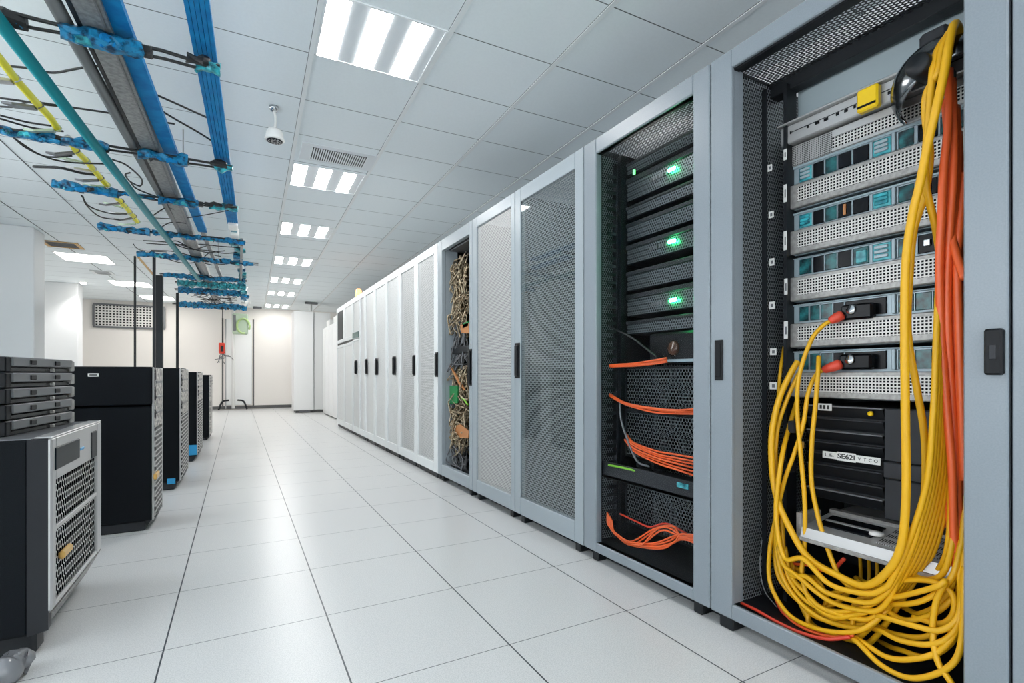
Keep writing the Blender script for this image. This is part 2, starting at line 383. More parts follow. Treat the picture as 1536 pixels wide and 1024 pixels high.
cx, cy = ovh(.72, 4.96)
t = thing('ceiling_vent', (cx, cy, CZ-.004), 'slotted air vent in the ceiling between the two nearest lights', 'vent'); t.rotation_euler.z = -DR
def kid(mb, n, m, p, lab=None):
    o = mb.build(n, m); o.parent = p
    if lab: o['label'] = lab
    return o
kid(MB().box(-.33, .33, -.19, .19, -.002, .02, .003), 'frame', 'reflector', t)
kid(MB().box(-.24, .24, -.13, .13, -.006, .0), 'backing', 'black', t)
for k in range(25):
    x = -.24+.48*k/24; kid(MB().box(x-.0052, x+.0052, -.13, .13, -.010, -.004), 'slat', 'tbar', t)
t = thing('smoke_detector', onz(411, 160, CZ), 'white round detector hanging on a bent rod below the ceiling', 'detector')
p = onz(411, 160, CZ); q = ony(412, 203, p.y)
MB().lathe([(.0, 0), (.035, 0), (.035, -.02), (.02, -.035), (.0, -.035)], p, n=20).build('ceiling_mount', 'chrome', t)
MB().tube(spline([p+Vector((0, 0, -.03)), p*.5+q*.5+Vector((.008, 0, .02)), q+Vector((0, 0, .03))]), .009).build('rod', 'white', t)
h_ = MB().lathe([(0, .040), (.048, .040), (.058, .022), (.064, -.02), (.070, -.033), (.064, -.042), (0, -.042)], q, n=28).build('head', 'white', t)
gm = MB().lathe([(0, -.046), (.056, -.046), (.056, -.041), (0, -.041)], q, n=24)
gm.m(1)
for k in range(12):
    a = k*2*PI/12
    for r in (.022, .042): gm.box(q.x+r*math.cos(a)-.004, q.x+r*math.cos(a)+.004, q.y+r*math.sin(a)-.004, q.y+r*math.sin(a)+.004, q.z-.05, q.z-.044)
o = gm.build('grille', ['black', 'silver'], h_)
# panel lamps over the left bay
for (a, b, c, d), lab in (((-2.70, -2.02, 11.02, 11.70), 'nearest flat square light panel in the left ceiling bay'),
                          ((-2.48, -1.78, 13.80, 14.45), 'middle flat light panel in the left ceiling bay'),
                          ((-2.25, -1.55, 16.0, 16.7), 'farthest flat light panel left, behind the dark posts')):
    t = thing('light_panel', ((a+b)/2, (c+d)/2, CZ-.004), lab, 'ceiling light', 'flat light panels in the left bay')
    MB().box(a-.03, b+.03, c-.03, d+.03, CZ-.006, CZ+.01).build('frame', 'tbar', t)
    MB().box(a, b, c, d, CZ-.010, CZ-.005).build('diffuser', 'lampwarm', t)
for (a, b, c, d), lab, m in (((-2.66, -2.20, 10.12, 10.55), 'open ceiling hatch with tan edge beside the first pillar', 'tan'),
                             ((-2.56, -2.22, 12.60, 13.02), 'small dark louvred vent between two flat light panels', 'tbar')):
    t = thing('ceiling_vent', ((a+b)/2, (c+d)/2, CZ-.003), lab, 'vent')
    MB().box(a, b, c, d, CZ-.004, CZ+.01).build('backing', 'charcoal' if m == 'tan' else 'midgrey', t)
    f = MB()
    for s in (a, b-.05): f.box(s, s+.05, c, d, CZ-.012, CZ-.003)
    for s in (c, d-.03): f.box(a+.05, b-.05, s, s+.03, CZ-.012, CZ-.003)
    f.build('frame', m, t)
    f = MB()
    for k in range(5): f.box(a+.05, b-.05, c+.06+k*(d-c-.12)/5, c+.075+k*(d-c-.12)/5, CZ-.010, CZ-.004)
    f.build('louvre', 'midgrey' if m == 'tan' else 'tbar', t)
p = onz(113, 425, CZ); p = Vector((-3.02, 14.35, CZ))
t = thing('downlight', p, 'small round downlight glowing in front of the second pillar', 'ceiling light')
MB().lathe([(0, 0), (.075, 0), (.075, -.012), (.06, -.018), (0, -.018)], p, n=20).build('bezel', 'white', t)
MB().lathe([(0, -.016), (.055, -.016), (.05, -.035), (0, -.04)], p, n=20).build('lens', 'spot', t)
ld = bpy.data.lights.new('downlight_beam', 'SPOT'); ld.energy = 60; ld.spot_size = 2.0; ld.spot_blend = .8; ld.shadow_soft_size = .05; ld.color = (1, .97, .95)
lo = bpy.data.objects.new('downlight_beam', ld); COL.objects.link(lo); lo.parent = t; lo.location = (0, 0, -.06)
# wall grille
a, b = ony(142, 457, YB-.05), ony(245, 492, YB-.05)
t = thing('wall_grille', (a.x, YB-.05, b.z), 'wide pierced metal grille high on the back wall at left', 'grille')
MB().box(a.x, b.x, YB-.04, YB-.02, b.z, a.z).build('perforated_sheet', 'grille', t)
f = MB()
f.box(a.x-.04, b.x+.04, YB-.06, YB-.015, a.z, a.z+.05).box(a.x-.04, b.x+.04, YB-.06, YB-.015, b.z-.05, b.z)
f.box(a.x-.05, a.x, YB-.06, YB-.015, b.z, a.z).box(b.x, b.x+.05, YB-.06, YB-.015, b.z, a.z); f.build('frame', 'midgrey', t)

# ------------------------------------------------------------------ rack row
def rack_body(t, y0, y1, paint='frame', top=True, inner='dark_in', depth=1.0, zt=RT, roofperf=False):
    x0, x1 = XR+.045, XR+depth; g = .003; w = .022
    for ya, yb in ((y0+g, y0+g+w), (y1-g-w, y1-g)):
        MB().box(x0, x1, ya, yb, .06, zt-.005).build('side_panel', inner, t)
    MB().box(x1-.02, x1, y0+g+w, y1-g-w, .06, zt-.005).build('back_panel', inner, t)
    MB().box(x0, x1-.02, y0+g+w, y1-g-w, .06, .085).build('base_panel', inner, t)
    if top: MB().box(x0, x1-.02, y0+g+w, y1-g-w, zt-.03, zt-.005).build('top_panel', paint, t)
    p = MB().box(XR+.03 if paint == 'frame_white' else x0+.05, x1, y0+.005, y1-.005, .0, .06)  # under white racks set forward, its dark front drawing their base shadow line
    for yy in (y0+.06, y1-.11): p.box(XR+.02, XR+.09, yy, yy+.05, 0, .055, .006)
    p.build('plinth', 'dark', t)
def paintw(d): return d.data.materials[0] == M['frame_white']
def door_handle(door, u0, u1, v0, v1, proud=.02, m='black'):
    ya, yb = yx(u0, XR), yx(u1, XR); um = (u0+u1)/2; z1, z0 = zx(um, v0, XR), zx(um, v1, XR)
    ya, yb = sorted((ya, yb))
    dy = (yb-ya)*(.16 if paintw(door) else 0); ya += dy; yb -= dy
    h = MB().box(XR-.008, XR+.002, ya, yb, z0, z1, .003).box(XR-proud, XR-.008, ya+(yb-ya)*.2, yb-(yb-ya)*.2, z0+.015, z1-.015, .006)
    return h.build('handle', m, door)
def perf_rack(y0, y1, label, panel, paint, stile, rail, handle=None, glass=False, group=None):
    t = thing('server_rack', (XR, (y0+y1)/2, 0), label, 'server rack', group)
    rack_body(t, y0, y1, paint)
    g = .0035
    d = MB().ringx(XR, XR+.045, y0+g, y1-g, .06, RT, stile[0], stile[1], rail[0], rail[1], .004).build('door', paint, t)
    MB().box(XR+.014, XR+.0155, y0+g+stile[0]-.004, y1-g-stile[1]+.004, .06+rail[0]-.004, RT-rail[1]+.004).build('perforated_panel', panel, d)
    if glass: MB().box(XR+.006, XR+.009, y0+g+stile[0]-.002, y1-g-stile[1]+.002, .06+rail[0]-.002, RT-rail[1]+.002).build('glass_pane', 'glass', d)
    if handle: door_handle(d, *handle)
    return t, d
YS = [yx(u, XR) for u in (1515, 1065, 875, 772, 708.5, 656.5, 623.5, 598.5, 579, 561.7, 547, 528.5, 505)]
# closed grey rack at the right edge
t = thing('server_rack', (XR, .07, 0), 'grey rack at the far right edge, only a strip of its front showing', 'server rack')
rack_body(t, -.38, YS[0]); MB().box(XR, XR+.045, -.377, YS[0]-.0035, .06, RT, .004).build('door', 'frame', t)
# C, D perforated
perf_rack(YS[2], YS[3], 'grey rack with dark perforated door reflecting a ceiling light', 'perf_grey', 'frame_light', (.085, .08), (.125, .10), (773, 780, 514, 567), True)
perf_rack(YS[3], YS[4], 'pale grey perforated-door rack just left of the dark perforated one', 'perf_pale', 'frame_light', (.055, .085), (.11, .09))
# F..J white doors
perf_rack(YS[5], YS[6], 'white perforated-door rack left of the open rack full of tangled wires', 'perf_white_open', 'frame_white', (.115, .07), (.10, .09), (652.5, 658, 528, 565), group='white racks')
perf_rack(YS[6], YS[7], 'second white perforated-door rack left of the tangled-wire rack', 'perf_white_open', 'frame_white', (.06, .06), (.10, .09), (619, 624, 532, 563), group='white racks')
perf_rack(YS[7], YS[8], 'third white perforated-door rack left of the tangled-wire rack', 'perf_white', 'frame_white', (.06, .06), (.10, .09), (588.5, 594, 534, 562), group='white racks')
perf_rack(YS[8], YS[9], 'fourth white perforated-door rack left of the tangled-wire rack', 'perf_white', 'frame_white', (.06, .06), (.10, .09), (562.5, 567, 537, 562), group='white racks')
perf_rack(YS[9], YS[10], 'fifth white perforated-door rack, next to the one with a teal display', 'perf_white', 'frame_white', (.06, .06), (.10, .09), (547.6, 551.5, 538, 561), group='white racks')
# K: tall door beside a panelled one with a teal display plate
y0, y1 = YS[10], YS[11]; ym = y0+(y1-y0)*.42
t = thing('server_rack', (XR, (y0+y1)/2, 0), 'white rack with a small teal display plate above its handle', 'server rack', 'white racks'); rack_body(t, y0, y1, 'frame_white')
d = MB().ringx(XR, XR+.045, y0+.0035, ym-.002, .06, RT, .05, .05, .10, .09, .004).build('door', 'frame_white', t)
MB().box(XR+.014, XR+.0155, y0+.05, ym-.05, .155, RT-.085).build('perforated_panel', 'perf_white', d)
zs = zx(533, 508, XR)
d = MB().ringx(XR, XR+.045, ym+.002, y1-.0035, .06, zs-.01, .04, .05, .10, .03, .004).build('door', 'frame_white', t)
MB().box(XR+.014, XR+.0155, ym+.035, y1-.05, .155, zs-.03).build('perforated_panel', 'perf_white', d); door_handle(d, 532, 535.5, 540, 561)
d = MB().ringx(XR, XR+.045, ym+.002, y1-.0035, zs+.002, RT, .04, .05, .12, .09, .004).build('upper_door', 'frame_white', t)
MB().box(XR+.014, XR+.0155, ym+.035, y1-.05, zs+.11, RT-.085).build('perforated_panel', 'perf_white', d)
MB().box(XR-.006, XR+.002, ym+.03, y1-.03, zs+.01, zs+.11, .003).build('display_plate', 'teal_d', d)
# L: end cabinet with upper screen
y0, y1 = YS[11], YS[12]; ym = (y0+y1)/2
t = thing('server_rack', (XR, ym, 0), 'white end cabinet of the row with a tall dark screen at its top', 'server rack', 'white racks'); rack_body(t, y0, y1, 'frame_white')
for ya, yb in ((y0+.0035, ym-.002), (ym+.002, y1-.0035)):
    d = MB().ringx(XR, XR+.045, ya, yb, .06, zs-.03, .06, .06, .10, .05, .004).build('door', 'frame_white', t)
    MB().box(XR+.012, XR+.016, ya+.05, yb-.05, .15, zs-.07).build('perforated_panel', 'perf_white', d)
    d = MB().ringx(XR, XR+.045, ya, yb, zs+.01, RT, .08, .08, .06, .09, .004).build('upper_door', 'frame_white', t)
    if ya > ym: MB().box(XR+.006, XR+.012, ya+.07, yb-.07, zs+.05, RT-.08).build('screen', 'screen', d)
    else: MB().box(XR+.012, XR+.016, ya+.07, yb-.07, zs+.05, RT-.08).build('perforated_panel', 'perf_white', d)
MB().box(XR+.02, XR+.045, y0+.01, y1-.01, zs-.03, zs+.01).build('seam_strip', 'dark', t)
# white cabinets behind the row's end
x9 = 2.02
for k, (ya, yb, lab) in enumerate(((11.0, 12.2, 'set-back white cabinet next to the rack row end'), (12.2, 13.4, 'middle of the set-back white cabinets past the row end'), (13.4, 14.5, 'set-back white cabinet nearest to the tall white unit'))):
    t = thing('white_cabinet', (x9, (ya+yb)/2, 0), lab, 'cabinet', 'set-back white cabinets')
    MB().box(x9, x9+.6, ya+.004, yb-.004, .03, 2.30, .008).build('body', 'white_m', t)
    MB().box(x9+.03, x9+.57, ya+.03, yb-.03, 0, .03).build('plinth', 'dark', t)
    for q in (0, 1):
        yy = ya+.03+q*(yb-ya)/2
        MB().box(x9-.012, x9, yy, yy+(yb-ya)/2-.05, .08, 2.24, .004).build('door', 'white_m', t)
    MB().box(x9+.02, x9+.3, ya+.15, yb-.45, 2.30, 2.46, .01).build('top_box', 'white', t)
# tall white unit
a = ony(441, 560, 15.1); b = ony(485, 560, 15.1); zt = ony(443, 466, 15.1).z; xm = ony(471, 560, 15.1).x
t = thing('cooling_unit', ((a.x+b.x)/2, 15.4, 0), 'tall white cooling unit standing before the back wall', 'cooling unit')
MB().box(a.x, xm-.006, 15.1, 15.8, .07, zt, .012).build('cabinet_body', 'white_m', t)
MB().box(xm+.006, b.x+.2, 15.16, 15.8, .07, zt, .012).build('side_body', 'white_m', t)
MB().box(xm-.006, xm+.006, 15.15, 15.7, .07, zt-.01).build('joint', 'midgrey', t)
MB().box(a.x+.06, b.x, 15.2, 15.75, 0, .07).build('base', 'skirting', t)
MB().box(a.x+.12, xm-.1, 15.094, 15.1, .03, .062).build('kick_slot', 'midgrey', t)
p = ony(467, 466, 15.3); zt2 = CZ
t = thing('sprinkler_pipe', (p.x, 15.3, zt), 'thin pipe with a flat cross head above the tall cooling unit', 'pipe')
MB().tube([(p.x, 15.3, zt), (p.x, 15.3, CZ-.03)], .02).build('pipe', 'silver', t)
MB().box(p.x-.17, p.x+.17, 15.26, 15.34, CZ-.06, CZ-.005, .01).build('cross_head', 'midgrey', t)
# beacon
p = onx(538, 440, XR+.12)
t = thing('beacon_lamp', (p.x, p.y, RT), 'glowing orange beacon lamp standing on the white racks', 'lamp')
MB().lathe([(0, 0), (.06, 0), (.06, .03), (.045, .04), (0, .04)], (p.x, p.y, RT-.005), n=18).build('base', 'white', t)
MB().lathe([(0, .04), (.05, .04), (.055, .08), (.05, .17), (.03, .20), (0, .205)], (p.x, p.y, RT-.005), n=18).build('lamp_dome', 'beacon', t)

def cable(name, pts, r, m, label, group=None, n=8, cat='cable', px=True):
    P = [onx(*p) if px else Vector(p) for p in pts]; P = spline(P, 8)
    o = MB().tube(P, r, n).build(name, m, None, P[0]); return tag(o, label, cat, group)
def wander(p0, p1, k, amp, rnd, sag=0.):
    p0, p1 = Vector(p0), Vector(p1); out = []
    for i in range(k+1):
        t = i/k; q = p0.lerp(p1, t)
        if 0 < i < k: q += Vector((rnd.uniform(-amp, amp)*.5, rnd.uniform(-amp, amp), rnd.uniform(-amp, amp)))
        q.z -= sag*math.sin(PI*t); out.append(q)
    return out

# ------------------------------------------------------------------ open rack with tangled wires
y0, y1 = YS[4], YS[5]
t = thing('open_rack', (XR, (y0+y1)/2, 0), 'open grey rack stuffed with tangled gold and brown wires', 'server rack'); rack_body(t, y0, y1)
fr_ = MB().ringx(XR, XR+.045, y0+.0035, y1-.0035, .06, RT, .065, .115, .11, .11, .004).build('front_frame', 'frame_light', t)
door_handle(fr_, 703, 708, 523, 578)
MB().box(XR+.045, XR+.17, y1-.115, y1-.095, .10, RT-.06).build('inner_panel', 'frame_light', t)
MB().box(XR+.045, XR+.17, y0+.03, y0+.045, .10, RT-.06).build('inner_panel', 'dark', t)
rn = random.Random(3)
def clump(v0, v1, n, r, m, name, label, cat='wires', X=(1.86, 2.05), stuff=True):
    mb = MB()
    for k in range(n):
        va, vb = rn.uniform(v0, v1), rn.uniform(v0, v1)
        ua, ub = rn.uniform(673, 702), rn.uniform(673, 702)
        a_, b_ = onx(ua, va, rn.uniform(*X)), onx(ub, vb, rn.uniform(*X))
        a_.y = min(max(a_.y, y0+.05), y1-.13); b_.y = min(max(b_.y, y0+.05), y1-.13)
        ps = wander(a_, b_, 4, .16, rn, rn.uniform(0, .12))
        for q in ps: q.x = min(max(q.x, XR+.05), 2.2); q.y = min(max(q.y, y0+.05), y1-.13)
        mb.tube(spline(ps, 5), r*rn.uniform(.7, 1.3), 5)
    o = mb.build(name, m, None, (1.95, (y0+y1)/2, zx(690, v1, 1.95))); tag(o, label, cat)
    if stuff: o['kind'] = 'stuff'
    return o
clump(390, 450, 60, .0065, 'gold', 'wire_tangle', 'gold wire tangle at the top of the open rack')
clump(445, 490, 34, .006, 'gold', 'wire_tangle', 'thinner gold wire tangle below the topmost one in the open rack')
clump(488, 545, 34, .006, 'midgrey', 'wire_tangle', 'grey wire tangle at middle height of the open rack')
clump(550, 600, 40, .006, 'gold', 'wire_tangle', 'gold wire tangle just below the middle of the open rack')
clump(610, 662, 70, .0065, 'gold', 'wire_tangle', 'thick gold wire nest near the bottom of the open rack')
clump(660, 700, 26, .006, 'midgrey', 'wire_tangle', 'grey wire tangle under the thick gold nest')
for (us, m, lab, nm) in ((((690, 488), (703, 484), (703, 500), (692, 499)), 'copper', 'folded brown ribbon cable above the middle of the open rack', 'ribbon_cable'),
                     (((674, 548), (680, 556), (697, 585), (690, 580)), 'copper', 'slanting orange-brown ribbon cable at the middle of the open rack', 'ribbon_cable'),
                     (((678, 640), (690, 636), (703, 646), (702, 657), (690, 656)), 'copper', 'broad brown ribbon cable lying across the lowest gold nest', 'ribbon_cable'),
                     (((674, 578), (686, 578), (686, 604), (674, 606)), 'pcb', 'green circuit board standing left in the open rack', 'circuit_board'),
                     (((694, 486), (702, 482), (702, 489), (694, 493)), 'pcb', 'small green circuit board at the upper right of the open rack', 'circuit_board')):
    P = [onx(u, v, 1.87) for u, v in us]; o = MB().prism(P, (.012, 0, 0)).build(nm, m, None, P[0]); tag(o, lab, nm.replace('_', ' '))
cable('cable', [(692, 596, 1.86), (697, 600, 1.86), (702, 607, 1.86)], .008, 'greenwire', 'short bright green cable below the middle of the open rack')
o = MB().box(1.86, 2.3, y0+.05, y1-.13, zx(690, 350, 1.9), zx(690, 372, 1.9), .006).build('shelf_unit', 'midgrey', None, (1.9, (y0+y1)/2, zx(690, 372, 1.9)))
tag(o, 'grey steel unit across the top of the open wire-filled rack', 'rack unit')
for va, vb in ((520, 530), (700, 712)):
    o = MB().box(1.88, 2.3, y0+.04, y1-.12, zx(690, vb, 1.9), zx(690, va, 1.9), .004).build('shelf_unit', 'dark', None, (1.9, (y0+y1)/2, zx(690, vb, 1.9)))
    tag(o, 'black shelf at the %s of the open wire-filled rack' % ('middle' if va < 600 else 'bottom'), 'rack unit')

# ------------------------------------------------------------------ glazed dark rack with green lights
y0, y1 = YS[1], YS[2]; XI = 2.0
t = thing('glazed_rack', (XR, (y0+y1)/2, 0), 'grey rack with glazed door, dark inside with three green lights', 'server rack')
rack_body(t, y0, y1, top=False)
sw0, sw1 = yx(1040, XR)-y0, y1-yx(893, XR); zb_, zt_ = zx(1040, 883, XR), zx(1040, 140, XR)
d = MB().ringx(XR, XR+.045, y0+.0035, y1-.0035, .06, RT, sw0, sw1, zb_-.06, RT-zt_, .005).build('door', 'frame', t)
MB().ringx(XR+.012, XR+.05, y0+sw0-.012, y1-sw1+.012, zb_-.012, zt_+.012, .012, .012, .012, .012, 0).build('gasket', 'dark', d)
MB().box(XR+.016, XR+.020, y0+sw0-.002, y1-sw1+.002, zb_-.002, zt_+.002).build('glass_pane', 'glass_matt', d)
MB().box(XR+.06, XR+.9, y0+.03, y1-.03, RT-.045, RT-.043).build('roof_mesh', 'perf_black_z', t)
MB().box(XR+.06, XI+.02, y1-.045, y1-.043, .1, RT-.05).build('side_mesh', 'perf_black_y', t)
MB().box(XI+.30, XI+.302, y0+.03, y1-.03, .1, RT-.05).build('back_mesh', 'mesh_x', t)
ya, yb = y0+.06, y1-.13
for yy in (yb+.012, ya-.03):
    MB().box(XI-.03, XI+.02, yy, yy+.03, .09, RT-.06).build('mounting_rail', 'dark', t)
lad = MB()
for k in range(44): zz = .16+k*.048; lad.box(XI-.10, XI-.03, yb+.05, yb+.058, zz, zz+.018)
lad.box(XI-.035, XI-.025, yb+.045, yb+.075, .1, RT-.1).build('cable_ladder', 'charcoal', t)
def dark_unit(va, vb, label, led=None, face='perf_black_x', depth=.26, kindname='rack_server'):
    z1, z0 = zx(1005, va, XI), zx(1005, vb, XI)
    u = thing(kindname, (XI, (ya+yb)/2, z0), label, 'server', 'dark units in the glazed rack')
    MB().box(XI+.004, XI+depth, ya, yb, z0, z1, .004).build('chassis', 'dark', u)
    h = z1-z0
    MB().box(XI-.006, XI+.004, ya, yb, z1-h*.22, z1, .003).build('top_bar', 'charcoal', u)
    MB().box(XI-.001, XI+.003, ya+.01, yb-.01, z0+.006, z1-h*.24).build('face_mesh', face, u)
    if led:
        p = onx(led[0], led[1], XI-.01)
        MB().box(XI-.018, XI-.006, p.y-.026, p.y+.026, p.z-.009, p.z+.009, .004).build('status_light', 'led', u)
        f = MB()
        for k in range(6): f.box(XI-.008, XI-.002, p.y+.04+k*.022, p.y+.054+k*.022, p.z-.012, p.z+.006)
        f.build('port_block', 'midgrey', u)
dark_unit(212, 232, 'topmost dark blank unit in the glazed rack')
dark_unit(238, 276, 'dark server with the highest of three green lights', (1008, 254))
dark_unit(284, 304, 'thin dark unit below the highest green light')
dark_unit(312, 342, 'dark unit above the middle green light')
dark_unit(348, 380, 'dark server with the middle green light', (1008, 362))
dark_unit(392, 424, 'dark unit between the middle and lowest green lights')
dark_unit(430, 466, 'dark server with the lowest green light', (1010, 450))
dark_unit(474, 496, 'thin dark unit below the lowest green light')
p = onx(950, 258, XI-.05); o = MB().box(p.x, p.x+.012, p.y-.006, p.y+.006, p.z-.014, p.z+.014, .002).build('indicator_light', 'led_dim', None, p); tag(o, 'tiny green indicator at the upper left inside the glazed rack', 'indicator')
# lower part
z1, z0 = zx(1005, 500, XI), zx(1005, 545, XI); ym = yx(985, XI)
u = thing('switch_box', (XI, ya+.1, z0), 'glossy black box with a brown lens under the green-lit servers', 'rack unit')
MB().box(XI-.06, XI+.25, ya, ym, z0, z1, .012).build('case', 'black', u)
p = onx(1010, 522, XI-.06); MB().lathe([(0, -.014), (.03, -.010), (.04, 0), (.0, .004)], p, 'x', 20).build('lens', 'lens', u)
MB().box(XI-.066, XI-.06, ya+.02, ym-.02, z0+.006, z0+.02).build('blue_strip', 'bluegrey', u)
for va, vb, lab in ((552, 618, 'upper honeycomb panel'), (624, 694, 'lower honeycomb panel'), (742, 806, 'bottom honeycomb panel')):
    z1, z0 = zx(1005, va, XI), zx(1005, vb, XI)
    MB().box(XI+.004, XI+.007, ya, yb, z0, z1).m(1).ringx(XI, XI+.012, ya-.01, yb+.01, z0-.012, z1+.012, .012, .012, .012, .012, 0).build('honeycomb_panel', ['mesh_x', 'dark'], t)
z1, z0 = zx(1005, 712, XI-.12), zx(1005, 740, XI-.12)
u = thing('rack_shelf', (XI-.1, (ya+yb)/2, z0), 'dark sliding shelf with a small teal label in the glazed rack', 'shelf')
MB().box(XI-.15, XI+.2, ya-.01, yb+.05, z0, z0+.02, .003).box(XI-.15, XI-.14, ya-.01, yb+.05, z0, z1, .003).build('tray', 'charcoal', u)
p = onx(1024, 728, XI-.152); MB().box(XI-.154, XI-.150, p.y-.035, p.y+.035, p.z-.012, p.z+.012).build('label_plate', 'teal', u)
MB().box(XI-.10, XI+.05, yx(1000, XI), yx(985, XI)+.06, z1-.01, z1+.045, .01).build('slide_block', 'black', u)
cable('cable', [(913, 697, 1.845), (938, 702, 1.845), (966, 709, 1.865)], .006, 'greenwire', 'short lime green cable lying on the glazed rack shelf')
oc = 'orange cables in the glazed rack'
def bunch(base, n, spread, r, label, group, m='orange', jx=.012):
    for k in range(n):
        f = k-(n-1)/2
        pts = [(u+rn.uniform(-1.5, 1.5), v+f*spread*(.35+.65*i/(len(base)-1))+rn.uniform(-1, 1), X+rn.uniform(-jx, jx)) for i, (u, v, X) in enumerate(base)]
        cable('cable', pts, r, m, label, group, 6)
bunch([(914, 549, 1.875), (950, 547, 1.865), (980, 543, 1.875), (1000, 539, 1.895)], 4, 2.2, .0050, 'one of the orange cables in the short straight top bunch', 'orange cables, top bunch')
bunch([(914, 592, 1.875), (940, 605, 1.845), (980, 614, 1.835), (1015, 617, 1.845), (1048, 617, 1.895)], 4, 2.6, .0050, 'one of the orange cables in the second bunch sweeping right', 'orange cables, second bunch')
bunch([(938, 655, 1.885), (952, 670, 1.855), (985, 685, 1.835), (1015, 693, 1.835), (1048, 701, 1.885)], 6, 5.5, .0050, 'one of the orange cables fanning out above the shelf', 'orange cables, fan above the shelf')
cable('cable', [(930, 600, 1.875), (931, 625, 1.865), (938, 650, 1.855), (955, 690, 1.865), (975, 700, 1.905)], .006, 'midgrey', 'grey cable looping down left above the glazed rack shelf')
cable('cable', [(914, 490, 1.905), (950, 508, 1.895), (985, 535, 1.915)], .006, 'wire', 'thin black cable slanting across the glazed rack middle')
for k in range(9):
    s_ = k/8; j_ = lambda a: rn.uniform(-a, a)
    pts = [(911+7*s_, 768+12*s_, 1.855), (912+9*s_, 786+10*s_, 1.845), (926+10*s_, 802+10*s_+j_(2), 1.825+.01*(k % 3)), (952+j_(8), 812+9*s_+j_(2), 1.815+.012*(k % 3)), (980+12*s_, 815+6*s_-24*(k % 2)+j_(3), 1.83), (1006+j_(6), 806+10*s_-18*(k % 2)+j_(3), 1.845), (1022, 800+8*s_+j_(4), 1.86), (1046, 802+14*s_, 1.885)]
    cable('cable', pts, .0048, 'orange', 'one of the orange cables in the coil at the glazed rack bottom', 'orange cables, bottom coil', 6)
cable('cable', [(930, 770, 1.915), (955, 782, 1.895), (975, 790, 1.895), (1000, 785, 1.905), (1030, 800, 1.915)], .0052, 'red', 'red cable arching over the orange coil at the bottom')

# ------------------------------------------------------------------ nearest open rack
y0, y1 = YS[0], YS[1]; XS = 2.10
t = thing('open_rack', (XR, (y0+y1)/2, 0), 'nearest grey rack standing open, with silver servers and yellow cables', 'server rack')
x1 = XR+1.0
for n_, yy in (('side_panel', y0+.003), ('side_panel', y1-.021)): MB().box(XR+.05, x1, yy, yy+.018, .06, RT-.005).build(n_, 'dark_in', t)
MB().box(x1-.02, x1, y0+.021, y1-.021, .06, RT-.005).build('back_panel', 'dark_in', t)
MB().box(XR+.05, x1-.02, y0+.021, y1-.021, .075, .10).build('base_panel', 'dark', t)
zb_, zt_ = zx(1093, 905, XR), zx(1092, 104, XR)
sR, sL = yx(1447, XR)-y0, y1-yx(1096, XR)
ff = MB().ringx(XR, XR+.02, y0+.0035, y1-.0035, .06, RT, sR, sL, zb_-.06, RT-zt_, .004).build('front_frame', 'frame', t)
MB().box(XR+.02, XR+.075, y1-sL-.001, y1-sL+.008, zb_, zt_).m(1).box(XR+.02, XR+.16, y0+sR-.030, y0+sR-.004, zb_-.03, zt_+.05).build('inner_return', ['frame', 'dark'], ff)
MB().box(XR+.02, XR+.05, y0+sR, y1-sL, zt_-.005, zt_+.02).build('top_return', 'dark', ff)
door_handle(ff, 1073, 1085, 510, 570, .012, 'black')
p0, p1 = onx(1480, 494, XR), onx(1508, 562, XR)
lk = MB().box(XR-.022, XR+.002, p1.y, p0.y, p1.z, p0.z, .005).build('lock_box', 'black', ff)
MB().box(XR-.025, XR-.02, p1.y+.012, p0.y-.012, (p0.z+p1.z)/2-.02, (p0.z+p1.z)/2+.02, .002).build('lock_plate', 'charcoal', lk)
pl = MB().box(XR+.08, x1-.02, y0+.03, y1-.03, .03, .075)
for yy in (y0+.02, y1-.10): pl.box(XR+.02, XR+.10, yy, yy+.07, 0, .06, .006)
pl.build('plinth', 'dark', t)
zr = zx(1110, 112, XR+.05)
MB().box(XR+.075, XR+.30, y0+.03, y1-.03, zr+.030, zr+.032).m(1).box(XR+.30, XR+.36, y0+.03, y1-.03, zr-.02, zr+.05, .003).box(XR+.02, XR+.075, y0+.03, y1-.03, zr+.02, zr+.045).build('roof_mesh', ['perf_black_z', 'dark'], t)
ysd = y1-.075
MB().box(XR+.075, XS+.25, ysd, ysd+.002, .1, zr+.03).build('side_mesh', 'perf_black_y', t)
ym_ = yx(1187, XS)
rl = MB().box(XS-.075, XS-.068, ysd-.022, ysd, .1, zr).box(XS-.04, XS+.03, ym_-.004, ym_+.010, .1, zr)
rl = rl.build('mounting_rail', 'dark', t)
for k, (u, v, w, h) in enumerate(((1155, 252, 7, 10), (1178, 232, 5, 16), (1178, 290, 5, 26), (1157, 322, 8, 10), (1178, 361, 5, 28), (1158, 393, 8, 11), (1179, 430, 5, 24), (1158, 458, 9, 11), (1179, 495, 6, 26), (1160, 527, 10, 10), (1160, 578, 11, 11))):
    X = XS-.077 if w > 6 else XS-.043
    p = onx(u, v, X); hw, hh = w*.0015, h*.00145
    MB().box(X-.002, X, p.y-hw, p.y+hw, p.z-hh, p.z+hh, .001).m(1).box(X-.0025, X-.0015, p.y-hw*.5, p.y+hw*.3, p.z-hh*.5, p.z+hh*.4).build('clip_label', ['label', 'midgrey'], rl)

yl, yr = yx(1187, XS), .70          # servers: left (far) and right (near) ends
def zl(v, X=XS): return zx(1187, v, X)
# blanking plate at the top
a, b = zx(1187, 118, XS+.06), zx(1187, 181, XS+.06)
MB().box(XS+.06, XS+.075, yr, yl+.01, b, a+.03, .003).build('blanking_plate', 'plate', t)
